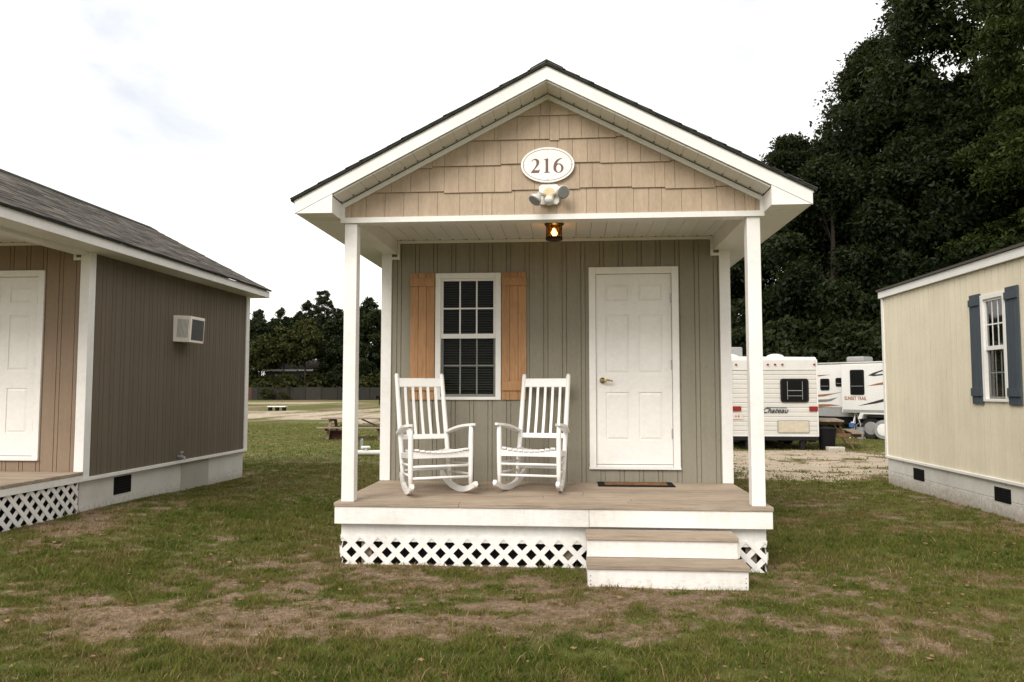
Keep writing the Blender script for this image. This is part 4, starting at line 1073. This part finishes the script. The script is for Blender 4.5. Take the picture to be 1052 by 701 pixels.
# low bench far in the sandy field
fb = empty('plank_bench', (-19.8, 50.5, 0)); tag(fb, 'low pale plank bench on three dark blocks in the sandy field', 'bench')
mb = MB(); mb.box(-.62,.62,-.2,.2,.36,.42); mb.build('plank', M['pvc'], fb)
for xx in (-.48,0,.48):
    mb = MB(); mb.prism([(xx-.11,-.15,.36),(xx+.11,-.15,.36),(xx+.06,-.15,0),(xx-.06,-.15,0)], (0,.3,0)); mb.build('leg', M['dark'], fb)
gp = empty('park_grill', (-16.25, 64.0, 0.15)); tag(gp, 'small dark park grill on a post far in the field, by the right post', 'grill')
mb = MB(); mb.tube([(0,0,0),(0,0,.6)], .05, 8); mb.build('post', M['dark'], gp)
mb = MB(); mb.box(-.25,.25,-.2,.2,.6,.66); mb.box(-.25,-.22,-.2,.2,.66,.85); mb.box(.22,.25,-.2,.2,.66,.85); mb.box(-.22,.22,.17,.2,.66,.85); mb.build('fire_box', M['dark'], gp)
# items near the trailers
bn = empty('trash_bin', (6.42, 20.15, 0)); tag(bn, 'low black round bin standing right beside the ribbed trailer', 'bin')
mb = MB(); mb.tube([(0,0,0),(0,0,.05),(0,0,.5),(0,0,.53)], [.17,.18,.22,.23], 18); mb.build('body', M['bin'], bn)
mb = MB(); mb.tube([(0,0,.531),(0,0,.56),(0,0,.585)], [.24,.22,.08], 18); mb.build('lid', M['bin'], bn)
cb = empty('concrete_block', (6.42, 19.55, 0)); tag(cb, 'grey concrete block on the sand near the picnic table', 'block')
mb = MB(); mb.box(-.2,.2,-.1,.1,0,.05); mb.box(-.2,.2,-.1,.1,.051,.12); mb.build('block', M['concrete'], cb, .008)
fs = empty('folding_tripod', (8.85, 25.0, 0)); tag(fs, 'pale folding tripod standing in front of the swooshed trailer', 'tripod')
for dx, dy in ((-.22,-.1),(.24,-.1),(.0,.22)):
    mb = MB(); mb.tube([(.02,0,.86),(dx,dy,0)], .018, 8); mb.build('leg', M['pvc'], fs)
mb = MB(); mb.tube([(.02,0,.82),(.02,0,.9)], .03, 8); mb.build('hub', M['grey'], fs)
bk = empty('bucket', (8.93, 24.85, 0)); tag(bk, 'grey metal bucket on the ground beside the pale tripod', 'bucket')
mb = MB(); mb.tube([(0,0,0),(0,0,.34),(0,0,.36)], [.10,.13,.135], 16); mb.build('body', M['galv'], bk)
mb = MB(); mb.tube([(-.13*math.cos(a_*math.pi/8),0,.36+.12*math.sin(a_*math.pi/8)) for a_ in range(9)], .007, 6); mb.build('handle', M['galv'], bk)
bj = empty('water_jug', (8.70, 24.9, 0)); tag(bj, 'small blue jug hanging on the pale folding tripod', 'jug')
mb = MB(); mb.tube([(0,0,.34),(0,0,.36),(0,0,.46),(0,0,.49)], [.06,.09,.09,.04], 12); mb.build('body', M['blue'], bj)
mb = MB(); mb.tube([(0,0,.49),(0,0,.52)], .03, 10); mb.build('cap', M['pvc'], bj)

# ----------------------------------------------------------------- trees
def foliage(rg, centers, radii, n, size, elong=.5, droop=.3, shell=.55, bright=None):
    """leaf sized faces spread through leaf clumps -> verts (n,4,3), tint"""
    K = len(centers); w = radii**2; idx = rg.choice(K, n, p=w/w.sum())
    d = rg.normal(size=(n,3)); d /= np.linalg.norm(d,axis=1)[:,None]
    rr = np.abs(rg.normal(.62,.36,n))
    an = .6+.8*rg.random((K,3))
    P = centers[idx] + d*an[idx]*(radii[idx]*rr)[:,None]*np.array([1,1,.78]) + np.array([0,0,-.25])*(radii[idx]*rr*rr)[:,None]
    ax = rg.normal(size=(n,3))*.8 + d*.7 + np.array([0,0,-droop]); ax /= np.linalg.norm(ax,axis=1)[:,None]
    nn = rg.normal(size=(n,3))*.7 + np.array([0,0,.9]) + d*.5
    sd = np.cross(ax, nn); sd /= (np.linalg.norm(sd,axis=1)[:,None]+1e-6)
    L = size*(.6+.8*rg.random(n))[:,None]; W = L*elong
    V = np.stack([P-ax*L*.5, P+sd*W*.5+ax*L*.05, P+ax*L*.5, P-sd*W*.5+ax*L*.05], 1)
    ct = rg.random(K)
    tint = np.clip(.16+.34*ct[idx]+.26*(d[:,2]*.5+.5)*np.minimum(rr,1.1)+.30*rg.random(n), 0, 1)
    return V, tint
def quads(name, V, tint, mat):
    m = len(V); me_ = bpy.data.meshes.new(name); me_.vertices.add(m*4); me_.vertices.foreach_set('co', V.reshape(-1).astype(np.float32))
    me_.loops.add(m*4); me_.loops.foreach_set('vertex_index', np.arange(m*4, dtype=np.int32))
    me_.polygons.add(m); me_.polygons.foreach_set('loop_start', (np.arange(m)*4).astype(np.int32)); me_.update(calc_edges=True)
    a_ = me_.attributes.new('tint','FLOAT','FACE'); a_.data.foreach_set('value', tint.astype(np.float32))
    me_.materials.append(mat); return me_
def make_tree(name, seed, H, Rc, z_base, n, leaf, mat, kind='broad', nclump=60, crad=.26, elong=.5, trunk_r=.28):
    rg = np.random.default_rng(seed); cs, rs = [], []
    rnd = random.Random(seed)
    if kind == 'pine':
        for k in range(nclump):
            q_ = rg.random()**.8; zz = z_base+(H-z_base)*q_
            env = Rc*(1.0-.45*q_)*(.35+.8*rg.random()) if q_ < .85 else Rc*.45*rg.random()
            a_ = rg.random()*6.283
            cs.append((env*math.cos(a_), env*math.sin(a_), zz+rg.normal()*.2)); rs.append(Rc*crad*(.7+.6*rg.random()))
    else:
        lob = rg.random(4)*6.283
        for k in range(nclump):
            q_ = rg.random(); zz = z_base+(H-z_base)*q_
            prof = math.sin(math.pi*min(1,(.14+.86*q_))**.85)**.65 if kind == 'broad' else (1-q_)**.6*.95+.08
            a_ = rg.random()*6.283
            env = Rc*prof*(.86+.22*math.sin(2*a_+lob[0])+.16*math.sin(3*a_+lob[1]+4*q_))
            env *= (.45+.6*rg.random()**.5)
            cs.append((env*math.cos(a_), env*math.sin(a_), zz)); rs.append(Rc*crad*(.65+.7*rg.random()))
    cs, rs = np.array(cs), np.array(rs)
    V, T_ = foliage(rg, cs, rs, n, leaf, elong)
    crown = quads('crown', V, T_, mat)
    mb = MB(); bend = [rg.normal()*.02*H for _ in range(2)]
    ax = lambda zz: Vector((bend[0]*math.sin(zz/H*2.2), bend[1]*math.sin(zz/H*1.8), zz))
    zs = [0,.03*H,.12*H,.3*H,.5*H,.7*H,.88*H]; mb.tube([ax(q_) for q_ in zs], [trunk_r*1.5,trunk_r*1.1,trunk_r,trunk_r*.8,trunk_r*.6,trunk_r*.38,trunk_r*.12], 10)
    for k in rg.choice(len(cs), min(len(cs), 16), replace=False):
        c = Vector(cs[k]); z0 = max(z_base*.7, c.z-.16*H-.3*rnd.random()*Rc); z0 = min(z0, .85*H)
        p0 = ax(z0); mid = p0.lerp(c, .55)+Vector((0,0,.04*H*rnd.random()))
        r0 = trunk_r*(.42-.25*z0/H); mb.tube([p0, mid, c], [r0, r0*.6, r0*.2], 6)
    trunk = None
    root = empty(name, (0,0,-50)); tr = mb.build('trunk', M['bark'], root, smooth=True)
    co = bpy.data.objects.new('crown', crown); COL.objects.link(co); co.parent = root
    return root
used = set()
def place(src, x_, y_, s_, rz, label, group=None, zs=None, name=None):
    o_ = src if src.name not in used else copy_tree(src)
    used.add(src.name)
    o_.location = (x_, y_, float(terrain(np.array([x_]), np.array([y_]))[0])-.05); o_.rotation_euler = (0,0,rz); o_.scale = (s_,s_,zs or s_)
    if 'group' in o_: del o_['group']
    tag(o_, label, 'shrub' if 'shrub' in o_.name else 'tree', group); return o_
# big forest on the right
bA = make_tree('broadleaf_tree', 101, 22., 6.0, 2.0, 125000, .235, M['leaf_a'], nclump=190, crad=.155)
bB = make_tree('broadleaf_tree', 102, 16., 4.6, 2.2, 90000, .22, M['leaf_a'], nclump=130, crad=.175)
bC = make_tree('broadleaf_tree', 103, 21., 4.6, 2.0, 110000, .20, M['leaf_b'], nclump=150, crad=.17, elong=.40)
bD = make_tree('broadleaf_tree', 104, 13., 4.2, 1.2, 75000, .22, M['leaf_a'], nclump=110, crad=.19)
sB = make_tree('shrub', 105, 4.6, 2.4, .15, 16000, .26, M['leaf_a'], nclump=40, crad=.3, trunk_r=.09)
G1 = 'dark trees massed behind the trailers'; L1 = 'dark leafy tree in the dense woods behind the trailers'
place(bB, 11.6, 41., .93, .3, 'rounded dark tree whose top shows just over the right roof slope')
place(bB, 14.2, 42., .95, 2.1, 'dark tree standing between the roof slope tree and the tallest woods')
place(bA, 19.6, 39.5, 1.12, .0, 'tallest dark tree with ragged left edge, running out of the top of the photo')
place(bA, 24.5, 37., 1.15, 2.4, L1, G1)
place(bC, 19.9, 31.5, 1.02, .7, 'brighter green tree above the cream building, nearest of the woods')
place(bC, 23.4, 30.5, 1.05, 3.1, 'yellowish green tree at the right edge above the cream building')
place(bD, 15.4, 36.5, 1.0, .4, L1, G1)
place(bD, 18.2, 35.5, 1.05, 1.9, L1, G1)
place(bD, 12.2, 37.5, .95, 3.3, L1, G1)
place(bD, 9.2, 41.0, .9, 4.4, L1, G1)
place(bD, 21.6, 34.5, 1.1, 5.1, L1, G1)
place(bA, 17.5, 45., .98, 1.2, L1, G1)
place(bB, 7.5, 46., .8, 4.0, L1, G1)
place(bB, 17.0, 40., 1.12, 5.0, L1, G1)
place(bB, 21.5, 41., 1.15, 5.6, L1, G1)
for k, (x_, y_, s_) in enumerate([(7.0,33,.85),(9.2,33.5,.95),(11.4,32.6,.9),(13.4,32.0,1.0),(15.6,31.2,1.05),(17.8,30.4,1.0),(20.,29.,1.05),(10.3,36,1.25),(14.6,35,1.3),(18.,33.6,1.3),(5.0,35,1.0),(22.,28,1.1),(12.4,34.6,1.2),(16.6,33.4,1.25),(8.2,36,1.2)]):
    place(sB, x_, y_, s_, k*1.7, 'dark shrub in the undergrowth behind the trailers', 'dark undergrowth shrubs behind the trailers')
# far treeline on the left
pn = make_tree('pine_tree', 201, 17.8, 2.6, 10.0, 10000, .40, M['leaf_far'], 'pine', 75, .165, .30, .2)
fA = make_tree('broadleaf_tree', 202, 14.5, 3.6, 2.0, 20000, .46, M['leaf_far'], nclump=50, crad=.24, trunk_r=.22)
fB = make_tree('broadleaf_tree', 203, 12.5, 3.3, 1.2, 18000, .44, M['leaf_far'], nclump=42, crad=.26, trunk_r=.2)
fC = make_tree('broadleaf_tree', 204, 11.2, 3.0, 6.2, 13000, .42, M['leaf_olive'], nclump=34, crad=.27, trunk_r=.16)
fD = make_tree('pine_tree', 205, 15.5, 2.5, 5.0, 14000, .40, M['leaf_far'], 'pine', 95, .19, .34, .2)
sF = make_tree('shrub', 206, 1.9, 1.3, .1, 1500, .34, M['leaf_olive'], nclump=16, crad=.35, trunk_r=.05)
G2 = 'far trees behind the wooden fence'; L2 = 'dark tree in the far treeline behind the wooden fence'
place(pn, -41.4, 124.5, 1.0, .0, 'tall thin pine rising alone above the far treeline')
place(fD, -50.3, 120., .92, 1., 'ragged topped pine beside the left cabin roof end')
place(fD, -44.4, 126., 1.05, 2.6, 'bushy pine left of the lone tall pine')
place(fD, -46.4, 119.5, .93, 2.0, L2, G2); place(fA, -49.2, 117., .93, .8, L2, G2); place(fB, -47.6, 126., 1.08, 1.1, L2, G2); place(fB, -46.0, 125.5, 1.1, 2.2, L2, G2)
place(fA, -42.2, 125.5, .95, 3.2, L2, G2); place(fB, -38.0, 122., 1.02, .2, L2, G2)
place(fA, -36.6, 118., .95, 4.2, 'round dark tree just left of the left porch post, far behind the fence')
place(fA, -31.6, 117.5, 1.06, 5.3, 'tall dark tree seen between the porch post and the wall corner')
place(fB, -34.2, 120., 1.05, 1.4, L2, G2); place(fB, -29.2, 119., 1.0, 3.0, L2, G2)
place(fC, -44.0, 114.0, .98, .6, 'olive green tree with bare trunk in front of the dark treeline')
place(fC, -40.2, 113.7, 1.08, 2.7, 'larger olive green tree below the lone pine, in front of the dark treeline')
place(fC, -47.4, 114.0, .82, 4.4, 'small olive tree near the left cabin corner, just behind the fence')
place(fB, -35.9, 114.6, .78, 5.5, L2, G2); place(fB, -32.5, 114.8, .8, 2.5, L2, G2)
for k, (x_, y_, s_) in enumerate([(-53.5,118,1.0),(-57,117,.95),(-61,119,1.05),(-66,118,1.),(-71,119,1.0),(-76,117,1.05),(-25.5,118,1.),(-21.5,119,.95),(-17,118,1.05),(-12,119,1.),(-7,118,1.),(-2,119,1.05),(3,118,.95)]):
    place(fA if k % 2 else fB, x_, y_, s_, k*1.3, L2, G2)
# shrubs that close the gaps under the far crowns
for k in range(20):
    place(sF if not 3 <= k <= 8 else sF, -52+k*1.35+random.uniform(-.3,.3), (112.3 if 3 <= k <= 8 else 114.0)+random.uniform(0,2.0), (1.45 if 3 <= k <= 8 else 1.7)+.5*random.random(), k*2.1, 'low dark shrub behind the wooden fence', 'shrubs behind the wooden fence')
place(sF, -44.6, 109.3, .85, .5, 'low round shrub in front of the fence, near its reddish boards'); place(sF, -42.1, 109.4, .62, 2.5, 'smaller low shrub in front of the fence below the far house')
# house behind the fence
hs = empty('house', (-43.4, 117.0, 0)); tag(hs, 'low grey roofed house glimpsed behind the far fence', 'house')
mb = MB(); mb.box(-4.2,4.2,0,6,0,4.4); mb.build('wall', plain('house_wall', (.055,.05,.043), .8), hs)
mb = MB(); mb.prism([(-4.7,-.5,4.62),(4.7,-.5,4.62),(3.6,3,6.1),(-3.6,3,6.1)], (0,0,.1)); mb.prism([(-4.7,6.5,4.62),(4.7,6.5,4.62),(3.6,3,6.12),(-3.6,3,6.12)], (0,0,.1)); mb.build('roof', M['shingle'], hs)
mb = MB(); mb.box(-4.75,4.75,-.56,-.5,4.40,4.68); mb.build('eave_board', M['vinyl'], hs)
for xx in (-2.2, 1.8):
    mb = MB(); mb.box(xx,xx+1.1,-.04,-.002,2.4,3.7); mb.build('window', M['glass_dark'], hs)
# fence
fe = empty('wooden_fence', (-30, 110.6, 0.02)); tag(fe, 'long weathered board fence across the far end of the field', 'fence')
mb = MB(); x_ = -50.
mats_t = 0
while x_ < 42:
    w_ = .15; seg = int((x_+50)/2.4); rs_ = random.Random(seg)
    base = rs_.choice((.15,.3,.45,.8)); hh = 1.78+.08*rs_.random()
    mb.box(x_+.004, x_+w_-.004, -.02, .0, .05, hh+.04*random.random(), 1 if (-20.2 < x_ < -17.4) else 0, min(1,base+.25*random.random())); x_ += w_
mb.build('board_panel', [M['fencewood'], wood('reddish_boards', (.10,.045,.035), (.06,.028,.022), (6,6,1))], fe)
for k in range(38):
    mb = MB(); xx = -50+k*2.4; mb.box(xx-.06,xx+.06,-.11,-.022,0,1.95+.12*(k % 3)); mb.build('post', M['fencewood'], fe)

# ----------------------------------------------------------------- sky, sun, camera
SUN_EL, SUN_AZ = 40, -155          # sun stands behind and to the left of the photographer
w = bpy.data.worlds.new('World'); sc.world = w; w.use_nodes = True
nt = w.node_tree; nt.nodes.clear(); N_ = nt.nodes.new; Lk = nt.links.new
out = N_('ShaderNodeOutputWorld'); bg = N_('ShaderNodeBackground'); sky = N_('ShaderNodeTexSky')
sky.sky_type = 'NISHITA'; sky.sun_disc = False; sky.sun_elevation = R(SUN_EL); sky.sun_rotation = R(SUN_AZ); sky.air_density = 1.2; sky.dust_density = 3.
tc = N_('ShaderNodeTexCoord'); mp = N_('ShaderNodeMapping'); mp.inputs['Scale'].default_value = (1.6,1.6,3.6); mp.inputs['Location'].default_value = (.35,.1,.0)
Lk(tc.outputs['Generated'], mp.inputs['Vector'])
n1 = N_('ShaderNodeTexNoise'); n1.inputs['Scale'].default_value = 1.5; n1.inputs['Detail'].default_value = 6; n1.inputs['Roughness'].default_value = .55; n1.inputs['Distortion'].default_value = .4
Lk(mp.outputs[0], n1.inputs['Vector'])
rp = N_('ShaderNodeValToRGB'); rp.color_ramp.elements[0].position = .36; rp.color_ramp.elements[1].position = .48
Lk(n1.outputs['Fac'], rp.inputs[0])
# the cloud deck is thin in only a few places
gap = None
for dv, wd in (((-.479,.792,.378),.978),((.274,.886,.374),.965)):
    nv = N_('ShaderNodeVectorMath'); nv.operation = 'NORMALIZE'; Lk(tc.outputs['Generated'], nv.inputs[0])
    dt = N_('ShaderNodeVectorMath'); dt.operation = 'DOT_PRODUCT'; Lk(nv.outputs[0], dt.inputs[0]); dt.inputs[1].default_value = Vector(dv).normalized()
    mr = N_('ShaderNodeMapRange'); mr.inputs[1].default_value = wd; mr.inputs[2].default_value = 1.0; Lk(dt.outputs['Value'], mr.inputs[0])
    if gap is None: gap = mr.outputs[0]
    else:
        ad = N_('ShaderNodeMath'); ad.operation = 'MAXIMUM'; Lk(gap, ad.inputs[0]); Lk(mr.outputs[0], ad.inputs[1]); gap = ad.outputs[0]
nm = N_('ShaderNodeMath'); nm.operation = 'MULTIPLY_ADD'; Lk(n1.outputs['Fac'], nm.inputs[0]); nm.inputs[1].default_value = 2.2; nm.inputs[2].default_value = -.75
cl = N_('ShaderNodeMath'); cl.operation = 'MULTIPLY'; cl.use_clamp = True; Lk(gap, cl.inputs[0]); Lk(nm.outputs[0], cl.inputs[1])
c2x = N_('ShaderNodeMath'); c2x.operation = 'MULTIPLY_ADD'; c2x.use_clamp = True; Lk(cl.outputs[0], c2x.inputs[0]); c2x.inputs[1].default_value = -1.7; c2x.inputs[2].default_value = 1.
mx = N_('ShaderNodeMix'); mx.data_type = 'RGBA'; Lk(c2x.outputs[0], mx.inputs[0])
thin = N_('ShaderNodeMix'); thin.data_type = 'RGBA'; thin.inputs[0].default_value = .85; Lk(sky.outputs[0], thin.inputs[6]); thin.inputs[7].default_value = (9.0,9.6,10.6,1)
Lk(thin.outputs[2], mx.inputs[6]); mx.inputs[7].default_value = (14.6,14.2,13.7,1)
Lk(mx.outputs[2], bg.inputs[0]); bg.inputs[1].default_value = .095; Lk(bg.outputs[0], out.inputs[0])
sd = bpy.data.lights.new('sun', 'SUN'); sd.energy = 2.85; sd.angle = R(34); sd.color = (1,.95,.87)
so = bpy.data.objects.new('sun', sd); COL.objects.link(so)
az, el = R(SUN_AZ), R(SUN_EL)
dvec = Vector((math.sin(az)*math.cos(el), math.cos(az)*math.cos(el), math.sin(el)))
so.rotation_euler = dvec.to_track_quat('Z', 'Y').to_euler(); so.location = dvec*60

cd = bpy.data.cameras.new('camera'); cam = bpy.data.objects.new('camera', cd); COL.objects.link(cam)
cd.sensor_width = 36; cd.lens = 790/1052*36; cd.clip_end = 6000; cd.clip_start = .05
cam.location = (0,0,1.52); cam.rotation_euler = (R(90+3.6215), 0, R(4.487)); sc.camera = cam
sc.view_settings.view_transform = 'Standard'; sc.view_settings.look = 'None'; sc.view_settings.exposure = 0; sc.view_settings.gamma = 1
sc.cycles.max_bounces = 8; sc.cycles.transparent_max_bounces = 12
